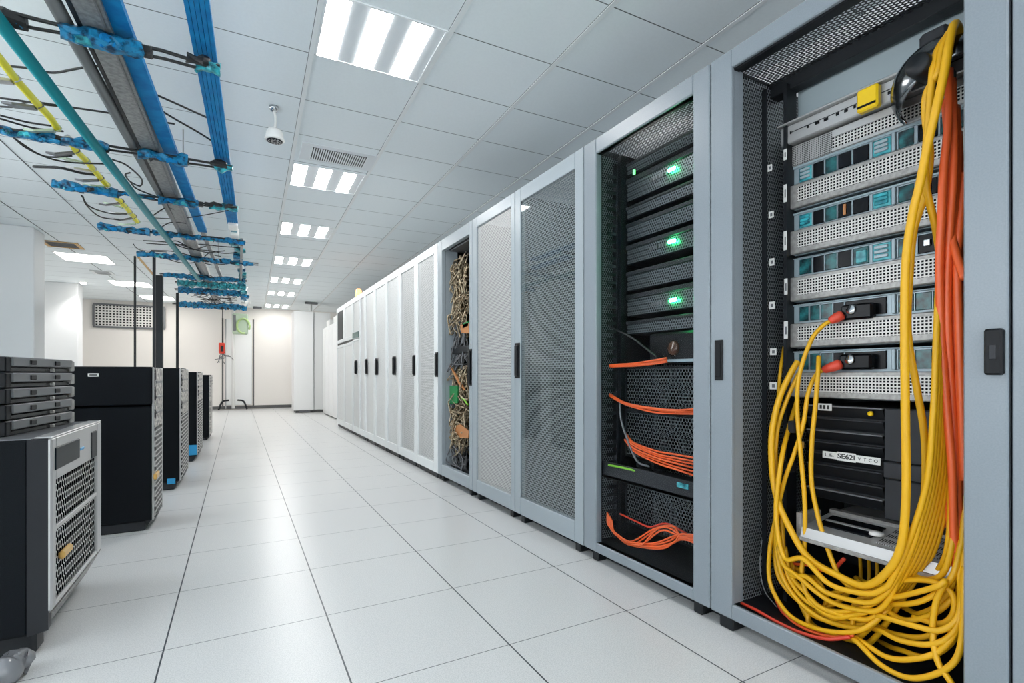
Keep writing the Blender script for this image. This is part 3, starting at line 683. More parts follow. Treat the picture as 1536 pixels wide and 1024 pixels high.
# top silver panel with yellow tab
a, b = zl(184, XS-.03), zl(214, XS-.03)
u = thing('patch_unit', (XS-.03, (yl+yr)/2, b), 'slim silver unit with row of small ports and yellow tab', 'rack unit')
MB().box(XS-.03, XS+.5, yr, yl+.03, b, a-.008, .004).build('chassis', 'silver', u)
MB().box(XS-.05, XS+.3, yr, yl+.035, a-.008, a, .002).build('lid', 'silver', u)
MB().box(XS-.032, XS-.029, yr, yl-.02, b+(a-b)*.5, b+(a-b)*.53).build('groove', 'dark', u)
for uu, vv, w in ((1186, 199, 3), (1212, 190, 3), (1226, 184, 8), (1239, 179, 8), (1256, 171, 5), (1269, 166, 6), (1282, 160, 4), (1334, 139, 5), (1348, 132, 7)):
    p = onx(uu, vv, XS-.031); MB().box(XS-.0325, XS-.030, p.y-w*.0011, p.y+w*.0011, p.z-.006, p.z+.006, .001).build('port', 'bay', u)
p0, p1 = onx(1288, 146, XS-.045), onx(1320, 152, XS-.045)
MB().box(XS-.062, XS-.03, p1.y, p0.y, p1.z-.018, p0.z+.018, .006).m(1).box(XS-.064, XS-.06, p1.y+.006, p0.y-.004, p1.z-.004, p1.z+.004).build('tab', ['tab', 'bay'], u)['label'] = 'yellow plastic tab'
# fine-vented unit
a, b = zl(221), zl(251)
u = thing('vent_unit', (XS, (yl+yr)/2, b), 'silver unit with fine hatched vents above the top teal server', 'rack unit')
MB().box(XS+.004, XS+.5, yr, yl+.01, b, a, .003).build('chassis', 'silver_d', u)
MB().box(XS, XS+.004, yl-.17, yl+.01, b, a, .002).build('hatched_face', 'perf_hatch', u)
MB().box(XS, XS+.004, yr, yl-.17, b+.012, a-.03, .002).build('face_mesh', 'perf_srv', u)
MB().box(XS-.004, XS+.004, yr, yl-.17, b, b+.012, .002).box(XS-.002, XS+.004, yr, yl-.17, a-.03, a, .002).build('face_rim', 'silver', u)
# five silver servers with teal module windows
ROWS = [(254, 279, 279, 318, 250), (323, 347, 347, 386, 320), (389, 416, 416, 456, 388), (459, 485, 485, 524, 457), (528, 556, 556, 597, 526)]
LBL = ['topmost silver server with bright teal modules behind the yellow strands', 'second silver server from the top, orange-tinted slots beside bright teal modules',
       'third silver server, row of dark windows, no plug in its front', 'fourth silver server, with the upper red-booted plug in it', 'lowest silver server, with the lower red-booted plug in it']
def pw(u, v, X): return onx(u, v, X)
for k, (wa, wb, pa, pb, top) in enumerate(ROWS):
    z1, z0 = zl(top), zl(pb); zw1, zw0 = zl(wa), zl(wb)
    s = thing('rack_server', (XS, (yl+yr)/2, z0), LBL[k], 'server', 'silver servers in the open rack')
    MB().box(XS+.014, XS+.55, yr, yl+.008, z0+.006, z1-.002, .003).build('chassis', 'bluegrey', s)
    MB().box(XS+.006, XS+.016, yr, yl+.006, zw1-.002, z1-.002, .002).build('top_lip', 'bluegrey', s)
    # perforated faceplate: rim and pierced field
    fp = MB()
    fp.box(XS-.012, XS+.014, yr, yl+.008, z0+.008, zw0-.004, .004).build('faceplate', 'silver_d', s)
    MB().box(XS-.0145, XS-.0115, yr+.01, yl-.035, z0+.032, zw0-.020).build('perforated_field', 'perf_srv', s)
    # module bays, windows of different colours
    zc0, zc1 = zw0+.006, zw1-.008
    cells = [[.03, .085, 'teal_d'], [.089, .135, 'bay'], [.139, .185, 'teal_d'], [.189, .24, 'bay'], [.245, .30, 'teal_d'], [.315, .375, 'teal'], [.40, .445, 'teal_d'], [.46, .515, 'bay'], [.525, .60, 'teal_d']] if k < 3 else \
            [[.03, .072, 'teal_d'], [.076, .118, 'teal_d'], [.122, .168, 'teal_d'], [.172, .212, 'bay'], [.216, .36, 'bay'], [.40, .445, 'teal_d'], [.452, .50, 'teal_d'], [.505, .57, 'teal'], [.575, .635, 'teal']]
    if k < 2: cells[0][2] = 'teal'; cells[4][2] = 'bay'
    if k == 1: cells[3] = [.189, .24, 'copper']
    W = .55
    for a_, b_, m in cells:
        a2, b2 = yl-a_, yl-b_
        w = MB().box(XS+.008, XS+.016, b2, a2, zc0, zc1, .002).build('module_bay', m if m != 'copper' else 'bay', s)
        fmr = MB(); fmr.box(XS+.004, XS+.014, a2, a2+.003, zc0, zc1).box(XS+.004, XS+.014, b2, a2, zc1, zc1+.003)
        fmr.build('bay_frame', 'bluegrey', w)
        if m == 'teal':
            q = MB()
            for j in range(3): q.box(XS+.002, XS+.009, b2+.008, a2-.006, zc0+.01+j*(zc1-zc0-.012)/3, zc0+.01+j*(zc1-zc0-.012)/3+.012, .002)
            q.build('module_tab', 'tealfilm' if k % 2 else 'bluegrey', w)
        elif m == 'bay' and a_ > .4:
            q = MB(); q.box(XS+.001, XS+.009, (a2+b2)/2-.012, (a2+b2)/2+.012, (zc0+zc1)/2-.012, (zc0+zc1)/2+.014, .004); q.build('module_knob', 'chrome', w)
        elif m == 'teal_d' and k < 3 and a_ > .2 and a_ < .4:
            MB().box(XS+.003, XS+.009, b2+.006, a2-.012, zc0+.006, zc1-.012, .002).build('module_tab', 'teal', w)
        elif m == 'copper':
            MB().box(XS+.003, XS+.009, b2+.02, a2-.02, zc0+.006, zc1-.006, .002).build('module_tab', 'copper', w)
    MB().box(XS+.0, XS+.012, yl-.392, yl-.380, zc0-.004, zc1+.006, .002).build('divider', 'bluegrey', s)
# plugs
def plug(u0, v0, u1, v1, label, who):
    t_ = onx(u0, v0, XS-.03); b_ = onx(u1, v1, XS-.05)
    q = thing('plug_connector', t_, label, 'plug')
    MB().box(XS-.03, XS+.004, t_.y-.085, t_.y+.03, t_.z-.028, t_.z+.032, .008).build('plug_body', 'bay', q)
    MB().lathe([(0, -.008), (.016, -.006), (.020, .002), (0, .004)], (XS-.032, t_.y-.012, t_.z+.010), 'x', 14).build('clasp', 'chrome', q)
    a = Vector((XS-.028, t_.y+.018, t_.z-.004)); d_ = b_-a
    MB().tube([a, a+d_*.12, a+d_*.5, a+d_*.9, b_], [.012, .020, .0195, .015, .010], 12).build('strain_boot', 'boot', q)
plug(1272, 469, 1244, 482, 'black plug with red boot in the fourth silver server', 'a')
plug(1270, 543, 1234, 555, 'black plug with red boot in the lowest silver server', 'b')

# black drive unit
XB = 2.08; yl2 = yx(1211, XB); ymid = yx(1325, XB); ybig = yx(1357, XB)
def zb2(v): return zx(1211, v, XB)
zt3, zb3 = zb2(606), zb2(744)
u = thing('disk_array', (XB, (yl2+yr)/2, zb3), 'black louvred drive unit with white label strip below the silver servers', 'server')
MB().box(XB+.02, XB+.55, yr, yl2, zb3, zt3, .004).build('chassis', 'dark', u)
lv = MB(); h = (zt3-zb3)
edges = [0, .13, .26, .38, .50, .62, .76, .88, 1.]
for i in range(8):
    za, zc = zt3-h*edges[i], zt3-h*edges[i+1]
    o = MB().prism([(XB-.004, yl2, za-.004), (XB+.02, yl2, za-.004), (XB+.02, yl2, zc+.006), (XB+.012, yl2, zc+.006)], (0, ymid-yl2, 0)).m(1).box(XB-.008, XB+.02, ymid, yl2, za-.006, za, .002).build('drive_slat', ['black', 'midgrey' if i in (0, 2, 7) else 'charcoal'], u)
MB().box(XB-.004, XB+.02, yr, ymid-.004, zt3-h*.50, zt3, .004).build('blank_cover', 'charcoal', u)
MB().box(XB-.012, XB+.02, ybig, ymid-.004, zt3-h*.66, zt3-h*.505, .004).build('blank_cover', 'charcoal', u)
MB().box(XB-.004, XB+.02, yr, ybig-.004, zt3-h*.66, zt3-h*.505, .004).build('blank_cover', 'charcoal', u)
MB().box(XB-.004, XB+.02, yr, ymid-.004, zb3-.02, zt3-h*.665, .004).build('blank_cover', 'charcoal', u)
p = onx(1306, 620, XB-.012); MB().lathe([(0, -.008), (.008, -.007), (.010, .002), (0, .003)], p, 'x', 14).build('push_button', 'tab', u)
p = onx(1237, 610, XB-.010); q = MB().box(XB-.012, XB-.009, p.y-.028, p.y+.026, p.z-.014, p.z+.014, .001).build('label_plate', 'label', u)
for dx in (-.015, 0, .014): MB().box(XB-.0135, XB-.0118, p.y+dx-.004, p.y+dx+.004, p.z-.008, p.z+.008).build('label_mark', 'ink', q)
pa, pb_ = onx(1234, 681, XB-.014), onx(1321, 692, XB-.014)
zc = (pa.z+pb_.z)/2; L_ = pa.y-pb_.y
q = MB().box(XB-.016, XB-.012, pb_.y, pa.y, zc-.0135, zc+.0135, .001).build('label_strip', 'label', u)
q2 = MB().box(XB-.0165, XB-.0162, pa.y-L_*.60, pa.y-L_*.27, zc-.016, zc+.018).build('label_field', 'label', q)
writing(u, 'label_lettering', 'SE62I', .026, (XB-.0168, pa.y-L_*.435, zc+.001), (0, -1, 0), (0, 0, 1), 'ink', L_*.30)
writing(u, 'label_lettering', 'L.E.', .018, (XB-.0168, pa.y-L_*.13, zc), (0, -1, 0), (0, 0, 1), 'ink', L_*.16)
for j, ch in enumerate(('V', 'T', 'C', 'O')):
    f_ = .66+j*.09; writing(u, 'label_lettering', ch, .017, (XB-.0168, pa.y-L_*f_, zc), (0, -1, 0), (0, 0, 1), 'ink')
# small clutter between the rail and the drive unit
for k, (uu, vv, m, w_, h_, nm, lab) in enumerate(((1196, 668, 'amber', .014, .03, 'cable_clip', 'small amber clip left of the black drive unit'),
        (1186, 640, 'charcoal', .03, .05, 'power_socket', 'dark socket block left of the label strip'), (1180, 700, 'charcoal', .03, .045, 'power_socket', 'lower dark socket block left of the drive unit'))):
    p = onx(uu, vv, XS-.08); o = MB().box(p.x, p.x+.04, p.y-w_/2, p.y+w_/2, p.z-h_/2, p.z+h_/2, .004).build(nm, m, None, (p.x, p.y, p.z-h_/2)); tag(o, lab, nm.split('_')[1])

# silver pulled-out unit under the drive unit
XT = 1.93; y_a, y_b = yx(1200, XT), .70
z_t = zx(1200, 790, XT); z_bk = zx(1212, 742, XS)
u = thing('pulled_server', (XT, (y_a+y_b)/2, z_t-.05), 'silver server pulled half out of the rack below the black unit', 'server')
MB().prism([(XT, y_a, z_t-.045), (XT+.012, y_a, z_t), (XS+.05, y_a, z_t+.035), (XS+.4, y_a, z_t+.035), (XS+.4, y_a, z_t-.045)], (0, y_b-y_a, 0)).build('chassis', 'silver', u)
def ontop(f): return z_t+.035*f+.001
def topbit(f0, f1, ya_, yb_, m, name, th=.004):
    xa, xb = XT+.012+(XS+.038-XT)*f0, XT+.012+(XS+.038-XT)*f1; za, zb = ontop(f0), ontop(f1)
    return MB().prism([(xa, ya_, za-.002), (xb, ya_, zb-.002), (xb, ya_, zb+th), (xa, ya_, za+th)], (0, yb_-ya_, 0)).build(name, m, u)
topbit(.25, .75, y_a-.03, y_a-.22, 'bay', 'drive_slot'); topbit(.45, .52, y_a-.035, y_a-.215, 'silver', 'slot_bar', .006)
topbit(.12, .85, y_a-.25, y_a-.43, 'perf_hatch', 'vent_field'); topbit(.2, .6, y_a-.50, y_a-.58, 'charcoal', 'corner_grille')
topbit(.90, 1., y_a, y_b, 'silver_d', 'hinge_bar', .012)
p = onx(1315, 805, XT+.09); MB().lathe([(0, .012), (.022, .010), (.024, 0), (0, -.004)], (p.x, p.y, ontop(.5)), 'z', 20).build('thumb_wheel', 'white', u)
MB().box(XT-.006, XT+.004, y_b, y_a, z_t-.05, z_t-.036, .002).build('front_lip', 'silver_d', u)
p = onx(1190, 775, XT+.05); o = MB().box(XT+.02, XS-.02, y_a+.004, y_a+.03, z_t-.05, z_t+.05, .004).build('slide_bracket', 'silver_d', None, (XT+.05, y_a+.01, z_t-.05)); tag(o, 'silver slide bracket at the left end of the pulled-out server', 'bracket')
# chrome cable spool at the top right
p = onx(1402, 112, 1.98)
u = thing('cable_spool', p, 'dark chrome hooded cable guide at the top that the yellow cables hang over', 'cable guide')
vs = []; fs = []; na, nb = 18, 9     # half bowl opening to the right, like a bent hood
for a in range(na+1):
    th = PI*(.30+1.15*a/na)
    for b in range(nb+1):
        ph = PI*.5*b/nb; r = .150*math.sin(ph)**.8 if b else .004
        vs.append((p.x+.10-.16*math.cos(ph)*.9, p.y+r*math.sin(th)*1.0+.0, p.z-r*math.cos(th)*.95))
for a in range(na):
    for b in range(nb): q_ = a*(nb+1)+b; fs.append((q_, q_+1, q_+nb+2, q_+nb+1))
hd = MB(); hd.add(vs, fs, True); o = hd.build('hood', 'darkchrome', u); md = o.modifiers.new('thick', 'SOLIDIFY'); md.thickness = .006
rim = MB(); rim.tube([vs[a*(nb+1)+nb] for a in range(na+1)], .006, 8); rim.build('rim', 'chrome', u)
MB().lathe([(0, -.12), (.03, -.12), (.035, -.11), (.035, .06), (0, .06)], p, 'x', 20).build('hub', 'dark', u)
MB().box(1.99, 2.16, p.y-.03, p.y+.05, p.z+.10, p.z+.16, .01).build('arm', 'charcoal', u)
# ------------------------------------------------------------------ cables of the nearest rack
YG = 'yellow loops piled in the nearest rack'; YL = 'yellow cable looping in the pile at the bottom of the nearest rack'
# top strands over the spool
cable('cable', [(1442, 70, 2.02), (1438, 45, 1.97), (1431, 37, 1.92), (1423, 70, 1.87), (1416, 110, 1.85), (1405, 160, 1.84), (1392, 215, 1.84), (1380, 275, 1.84), (1368, 325, 1.84), (1359, 390, 1.84), (1357, 476, 1.84), (1358, 620, 1.84), (1359, 738, 1.84), (1352, 817, 1.84), (1330, 858, 1.85), (1297, 878, 1.87), (1255, 862, 1.89), (1215, 838, 1.91), (1190, 802, 1.92), (1163, 738, 1.93), (1157, 660, 1.94), (1168, 600, 1.97), (1186, 560, 2.00), (1197, 541, 2.02)], .0125, 'yellow', 'thick yellow cable, frontmost, falling from the spool in one long strand')
cable('cable', [(1440, 80, 2.03), (1430, 52, 1.98), (1416, 60, 1.93), (1402, 88, 1.89), (1397, 130, 1.88), (1393, 180, 1.88), (1388, 240, 1.88), (1390, 285, 1.89), (1403, 340, 1.93), (1412, 400, 1.98)], .0105, 'yellow', 'yellow cable from the spool that crosses behind the frontmost strand')
cable('cable', [(1438, 62, 2.0), (1428, 45, 1.95), (1414, 70, 1.90), (1406, 110, 1.88), (1390, 140, 1.90), (1388, 175, 1.91), (1395, 230, 1.90), (1388, 290, 1.90), (1371, 345, 1.89), (1364, 420, 1.88), (1362, 500, 1.88), (1374, 575, 1.90), (1385, 639, 1.92), (1388, 685, 1.94), (1387, 735, 1.97), (1380, 800, 1.98)], .0105, 'yellow', 'yellow cable forking right from the frontmost strand at server level')
cable('cable', [(1245, 482, 2.05), (1234, 489, 2.03), (1218, 508, 2.0), (1205, 540, 1.98), (1197, 575, 1.97), (1196, 620, 1.97), (1201, 680, 1.96), (1207, 750, 1.95), (1207, 817, 1.94), (1203, 860, 1.93), (1215, 900, 1.92), (1250, 925, 1.9), (1300, 918, 1.89)], .0085, 'yellow', 'yellow cable from the upper red boot, hanging in front of the rail')
cable('cable', [(1234, 555, 2.05), (1224, 562, 2.03), (1212, 590, 2.0), (1205, 635, 1.98), (1192, 678, 1.97), (1177, 720, 1.96), (1164, 775, 1.95), (1155, 820, 1.94), (1154, 868, 1.93), (1170, 905, 1.91), (1195, 930, 1.89), (1240, 946, 1.87), (1290, 945, 1.87), (1330, 915, 1.91), (1350, 880, 1.97)], .0085, 'yellow', 'yellow cable from the lower red boot, bending left down the rail')
cable('cable', [(1228, 534, 2.03), (1227, 560, 2.0), (1223, 610, 1.99), (1218, 660, 1.98), (1217, 719, 1.97), (1226, 770, 1.96), (1236, 805, 1.95), (1250, 845, 1.94), (1262, 868, 1.93), (1290, 888, 1.91), (1320, 885, 1.9)], .0085, 'yellow', 'yellow cable with loose cut end beside the lower red boot')
cable('cable', [(1198, 560, 2.03), (1180, 600, 2.0), (1166, 645, 1.98), (1164, 700, 1.97), (1172, 770, 1.96), (1176, 830, 1.95), (1185, 870, 1.94), (1215, 905, 1.92), (1260, 917, 1.9), (1310, 905, 1.89), (1345, 870, 1.88), (1372, 810, 1.87), (1388, 740, 1.87), (1398, 660, 1.88), (1404, 560, 1.90), (1407, 470, 1.93), (1410, 380, 1.97)], .0085, 'yellow', 'yellow cable sweeping left of the rail into the long loop')
bott = [(1300, 890), (1296, 903), (1300, 916), (1290, 928), (1285, 942), (1272, 955), (1280, 936), (1288, 962)]
for k in range(8):
    f = k/7; bx, by = bott[k]; X0 = 1.86+.012*k
    pts = [(1408+3.6*k, 420+12*(k % 3), X0+.05), (1404+3.6*k, 520, X0+.02), (1400+3.9*k, 620, X0), (1390+4.6*k, 725, X0), (1362+6*k, 815, X0), (1338+5*k, 868, X0), (bx+26, by-8, X0), (bx, by, X0), (bx-55, by-14-3*f, X0+.01)]
    if k % 2 == 0: pts += [(1205-4*k, by-52, X0+.02), (1176-2*k, 835+2*k, X0+.03), (1164, 770, X0+.05), (1172, 690, X0+.08), (1184, 640, 2.04), (1196, 600, 2.10)]
    else: pts += [(1210, by-38, X0+.03), (1185, 860, X0+.05), (1177, 820, X0+.08)]
    cable('cable', pts, .0095, 'yellow', YL, YG)
# heap on the right
heap = [
 [(1325, 925, 1.87), (1370, 938, 1.84), (1410, 945, 1.84), (1437, 925, 1.86), (1441, 880, 1.88), (1436, 830, 1.91)],
 [(1320, 945, 1.90), (1350, 960, 1.86), (1395, 966, 1.84), (1428, 950, 1.85), (1444, 905, 1.87), (1446, 850, 1.90)],
 [(1290, 960, 1.88), (1330, 985, 1.84), (1370, 988, 1.83), (1410, 975, 1.84), (1438, 935, 1.86), (1444, 870, 1.88), (1447, 815, 1.92)],
 [(1285, 962, 1.86), (1320, 996, 1.83), (1362, 1016, 1.82), (1405, 1010, 1.82), (1436, 985, 1.83), (1445, 930, 1.85), (1447, 850, 1.88)],
 [(1340, 895, 1.89), (1375, 888, 1.86), (1408, 878, 1.85), (1418, 872, 1.86), (1405, 900, 1.86), (1399, 945, 1.85), (1406, 990, 1.83), (1423, 1018, 1.82), (1440, 1042, 1.82)],
 [(1330, 905, 1.92), (1365, 905, 1.88), (1395, 895, 1.87), (1425, 870, 1.88), (1438, 835, 1.90), (1444, 790, 1.93)],
 [(1318, 880, 1.93), (1360, 870, 1.90), (1400, 872, 1.88), (1428, 890, 1.88), (1430, 920, 1.88), (1410, 935, 1.88), (1370, 925, 1.90)],
 [(1350, 850, 1.95), (1385, 868, 1.92), (1412, 862, 1.90), (1425, 830, 1.90), (1432, 780, 1.92), (1434, 700, 1.94), (1432, 620, 1.95)],
 [(1200, 855, 1.98), (1215, 880, 1.95), (1245, 890, 1.94), (1285, 880, 1.93), (1310, 895, 1.92), (1345, 880, 1.93), (1365, 862, 1.95)],
 [(1188, 845, 2.0), (1192, 880, 1.97), (1210, 915, 1.95), (1245, 930, 1.93), (1285, 910, 1.93), (1300, 885, 1.95), (1325, 860, 1.97)],
 [(1278, 940, 1.92), (1280, 910, 1.93), (1300, 895, 1.94), (1330, 915, 1.92), (1360, 930, 1.90), (1400, 920, 1.89), (1432, 895, 1.9)],
 [(1310, 935, 1.95), (1340, 950, 1.92), (1385, 955, 1.9), (1420, 935, 1.9), (1436, 900, 1.91), (1440, 850, 1.93), (1438, 790, 1.95)],
 [(1225, 868, 2.0), (1240, 895, 1.98), (1238, 910, 1.97), (1260, 900, 1.97), (1290, 870, 1.98)],
 [(1400, 860, 1.96), (1416, 840, 1.93), (1424, 800, 1.92), (1426, 740, 1.93), (1427, 660, 1.95), (1425, 560, 1.97)],
 [(1380, 920, 1.93), (1410, 905, 1.91), (1430, 870, 1.9), (1442, 820, 1.91), (1446, 760, 1.93), (1446, 700, 1.96)],
 [(1352, 975, 1.92), (1390, 985, 1.88), (1425, 965, 1.87), (1442, 925, 1.88), (1446, 880, 1.9)],
]
for k, pts in enumerate(heap):
    u_, v_, X_ = pts[0]; pts = [(u_-34, v_-14, X_+.14), (u_-14, v_-4, X_+.05)]+pts
    cable('cable', pts, .0088, 'yellow', YL, YG)
# orange strands
OG = 'orange strands down the right of the nearest rack'; OL = 'one of the orange cables hanging in the thick bundle right of the silver servers'
ora = [
 [(1424, 105, 1.98), (1423, 150, 1.94), (1421, 200, 1.92), (1415, 260, 1.90), (1412, 330, 1.89), (1409, 400, 1.89), (1412, 500, 1.90), (1419, 600, 1.90), (1428, 700, 1.90), (1431, 800, 1.91), (1436, 870, 1.92)],
 [(1428, 120, 1.99), (1431, 200, 1.95), (1430, 270, 1.92), (1425, 340, 1.91), (1421, 420, 1.91), (1422, 500, 1.91), (1428, 600, 1.92), (1436, 720, 1.92), (1440, 830, 1.93)],
 [(1434, 160, 2.0), (1436, 230, 1.96), (1432, 300, 1.93), (1428, 350, 1.92), (1434, 380, 1.90), (1447, 418, 1.88)],
 [(1438, 200, 2.0), (1439, 280, 1.96), (1437, 360, 1.94), (1432, 440, 1.93), (1434, 540, 1.93), (1440, 640, 1.93), (1443, 760, 1.94), (1445, 860, 1.95)],
 [(1442, 240, 2.0), (1443, 330, 1.97), (1441, 430, 1.95), (1440, 560, 1.94), (1444, 700, 1.95), (1446, 840, 1.96)],
 [(1418, 150, 2.01), (1424, 250, 1.96), (1419, 340, 1.95), (1416, 430, 1.94), (1419, 540, 1.94), (1424, 650, 1.95), (1424, 740, 1.96), (1422, 790, 1.97)],
 [(1446, 260, 1.96), (1442, 310, 1.94), (1436, 390, 1.92), (1438, 480, 1.91), (1442, 600, 1.91), (1446, 720, 1.92)],
 [(1413, 420, 1.93), (1410, 520, 1.93), (1412, 620, 1.93), (1420, 720, 1.94), (1427, 800, 1.95)],
]
for pts in ora: cable('cable', pts, .0115, 'orange', OL, OG)
cable('cable', [(1112, 904, 1.86), (1135, 915, 1.85), (1165, 932, 1.84), (1200, 948, 1.835), (1240, 958, 1.84), (1275, 955, 1.86)], .0065, 'red', 'red cable lying along the lower left edge of the nearest rack')
cable('cable', [(1155, 870, 1.95), (1165, 900, 1.92), (1185, 928, 1.90), (1215, 946, 1.88), (1250, 955, 1.87), (1280, 952, 1.87)], .006, 'orange', 'orange cable curving under the yellow loops at lower left')
cable('cable', [(1157, 880, 1.97), (1172, 915, 1.94), (1200, 940, 1.92), (1235, 950, 1.9)], .006, 'red', 'red cable curving behind the yellow loops at lower left')
cable('cable', [(1143, 810, 1.95), (1140, 850, 1.94), (1147, 885, 1.93), (1165, 910, 1.92)], .002, 'midgrey', 'hair-thin grey wire beside the lower side mesh')
cable('cable', [(1176, 520, 2.12), (1170, 560, 2.05), (1166, 620, 2.02), (1163, 680, 2.02), (1166, 740, 2.02)], .007, 'yellow', 'yellow cable hugging the side mesh of the nearest rack')
cable('cable', [(1250, 856, 2.0), (1262, 842, 1.97), (1266, 838, 1.96)], .007, 'boot', 'short red cable end below the pulled-out server')
cable('cable', [(1176, 842, 2.02), (1190, 845, 2.0), (1215, 848, 1.99), (1235, 856, 1.98)], .006, 'orange', 'short orange cable lying level under the pulled-out server')
for k, uu in enumerate((1290, 1303, 1315)):
    cable('cable', [(uu, 835, 2.2), (uu+1, 860, 2.2), (uu-1, 885, 2.18)], .007, 'yellow', 'short yellow cable stub hanging behind, below the pulled-out server', 'yellow stubs below the pulled-out server', 6)

# ------------------------------------------------------------------ overhead cable tray
TZ = 2.65
def railx(a, ya, b, yb): return lambda y: a+(b-a)*(y-ya)/(yb-ya)
XA = railx(-.158, 2.5, .09, 11.); XBn = railx(-.478, 2.8, -.285, 8.6); XG = railx(-.565, 2.8, -.47, 8.7); XP = railx(-.69, 2.8, -.50, 8.7); _a, _b = onz(5, 40, TZ-.10), onz(270, 383, TZ-.10); XTL = railx(_a.x, _a.y, _b.x, _b.y); XY = railx(-1.06, 3.4, -.965, 5.4)
t = thing('cable_tray', (-.4, 3.0, TZ-.05), 'long overhead cable tray with two bright blue rails and blue-wrapped cross bars', 'cable tray')
def longbar(X, y0_, y1_, w, h, z, m, name, par):
    a, b = X(y0_), X(y1_)
    return MB().prism([(a-w, y0_, z), (a+w, y0_, z), (a+w, y0_, z+h), (a-w, y0_, z+h)], (b-a, y1_-y0_, 0)).build(name, m, par)
ra = MB()
for k in range(5):
    o = -.040+.020*k; a, b = XA(.8)+o, XA(6.1)+o
    ra.prism([(a-.009, .8, TZ), (a+.009, .8, TZ), (a+.009, .8, TZ+.03), (a-.009, .8, TZ+.03)], (b-a, 5.3, 0))
ra.build('rail', 'bluerail', t)
rb = MB().prism([(XBn(1.)-.042, 1., TZ), (XBn(1.)+.042, 1., TZ), (XBn(1.)+.036, 1., TZ+.05), (XBn(1.)-.036, 1., TZ+.05)], (XBn(6.6)-XBn(1.), 5.6, 0)).build('rail', 'bluerail', t)
longbar(XBn, 6.6, 13., .022, .03, TZ, 'greypipe', 'rail', t); longbar(XA, 6.1, 13.3, .03, .04, TZ, 'tealfilm', 'rail', t)
rw = random.Random(11)
def wrap(mb, x0, x1, y, z, w, h, n=None):
    n = n or max(3, int((x1-x0)/.035)); P = [(x0+(x1-x0)*i/n, y+rw.uniform(-.010, .010), z+rw.uniform(-.008, .008)) for i in range(n+1)]
    vs = []; fs = []
    for (x, yy, zz) in P:
        ww, hh = w*rw.uniform(.75, 1.2), h*rw.uniform(.7, 1.25)
        for a in range(8):
            an = 2*PI*(a+.5)/8; cx_, sz_ = math.cos(an), math.sin(an)
            vs.append((x+rw.uniform(-.008, .008), yy+ww*max(-.75, min(.75, cx_))*rw.uniform(.9, 1.25), zz+hh*max(-.8, min(.8, sz_))*rw.uniform(.85, 1.3)))
    for i in range(n):
        for a in range(8): b = (a+1) % 8; fs.append((i*8+a, i*8+b, (i+1)*8+b, (i+1)*8+a))
    fs.append(tuple(range(8))[::-1]); fs.append(tuple(n*8+a for a in range(8))); mb.add(vs, fs)
BZ = TZ-.055
BARS = [(((-60, 12), (330, 101)), [((-60, 12), (40, 34), .05, 'dark'), ((2, 33), (40, 41), .03, 'b'), ((92, 47), (215, 75), .062, 'b')], [((292, 96), (330, 101))]),
        (((-60, 192), (348, 246)), [((-60, 192), (164, 222), .052, 'b'), ((40, 203), (110, 212), .03, 'dark'), ((205, 226), (281, 238), .058, 'b')], [((322, 242), (350, 246))]),
        (((82, 279), (356, 312)), [((82, 279), (178, 291), .062, 'b'), ((178, 291), (232, 297), .030, 'b'), ((236, 297), (298, 305), .058, 'b')], [((314, 308), (356, 312))]),
        (((150, 343), (368, 361)), [((150, 343), (226, 351), .06, 'b'), ((230, 351), (368, 361), .05, 'b')], []),
        (((208, 383), (388, 394)), [((208, 383), (380, 393), .055, 'b')], []),
        (((240, 412), (370, 421)), [((245, 412), (368, 421), .065, 'b')], []), (((262, 423), (370, 432)), [((266, 424), (369, 433), .10, 't')], []),
        (((262, 434), (370, 441)), [((268, 435), (369, 441), .10, 'b')], []), (((258, 455), (370, 462)), [((268, 455), (370, 462), .11, 'b')], [])]
for i, ((e0, e1), ws, br) in enumerate(BARS):
    A0, A1 = onz(*e0, BZ), onz(*e1, BZ); y = (A0.y+A1.y)/2; z = BZ; y = onz((e0[0]+e1[0])/2, (e0[1]+e1[1])/2, BZ).y
    cb = MB(); xl, xr = A0.x, A1.x
    cb.tube(wander((xl, y-.02, z+.01), (xr, y-.02, z+.01), 8, .008, rw), .0085, 6); cb.tube(wander((xl, y+.02, z-.004), (xr, y+.02, z-.004), 8, .008, rw), .0075, 6)
    o = cb.build('cross_bar', 'wire', t)
    for (a, b, w, mm) in ws:
        a, b = onz(*a, BZ).x, onz(*b, BZ).x
        m = MB(); wrap(m, a, b, y, z, w*.75, w*.62); m.build('blue_wrap' if mm != 'dark' else 'black_wrap', {'b': 'bluefilm', 't': 'tealfilm', 'dark': 'wire'}[mm], o)
        if mm == 'b' and b-a > .15:
            for q in range(int((b-a)/.06)):
                m = MB(); x_ = rw.uniform(a, b-.06); wrap(m, x_, x_+rw.uniform(.03, .09), y-rw.uniform(.0, .035), z-w*.3+rw.uniform(-.01, .01), w*.30, w*.30, 3); m.build('film_flap', rw.choice(['tealfilm', 'bluefilm', 'wire', 'bluerail']), o)
    for (a, b) in br:
        a, b = onz(*a, BZ).x, onz(*b, BZ).x
        m = MB(); wrap(m, a, b, y, z, .032, .032); m.build('end_bracket', 'tealfilm', o)
        m = MB(); wrap(m, a-.03, b-.04, y-.022, z+.01, .016, .024); m.build('end_clamp', 'wire', o)
    xx = XBn(y)+.07; MB().box(xx, xx+.045, y-.028, y+.028, z-.02, z+.02, .006).build('clamp', 'wire', o)
for (x, y, r) in ((-1.19, 8.15, .012), (-.96, 7.95, .016), (-1.10, 9.60, .055), (-1.02, 11.45, .022)):
    MB().box(x-r, x+r, y-r, y+r, 0, TZ-.04, .003).build('support_post', 'dark', t)
MB().box(-1.165, -1.14, 8.16, 9.60, TZ-.06, TZ-.045).build('side_strut', 'tan', t)
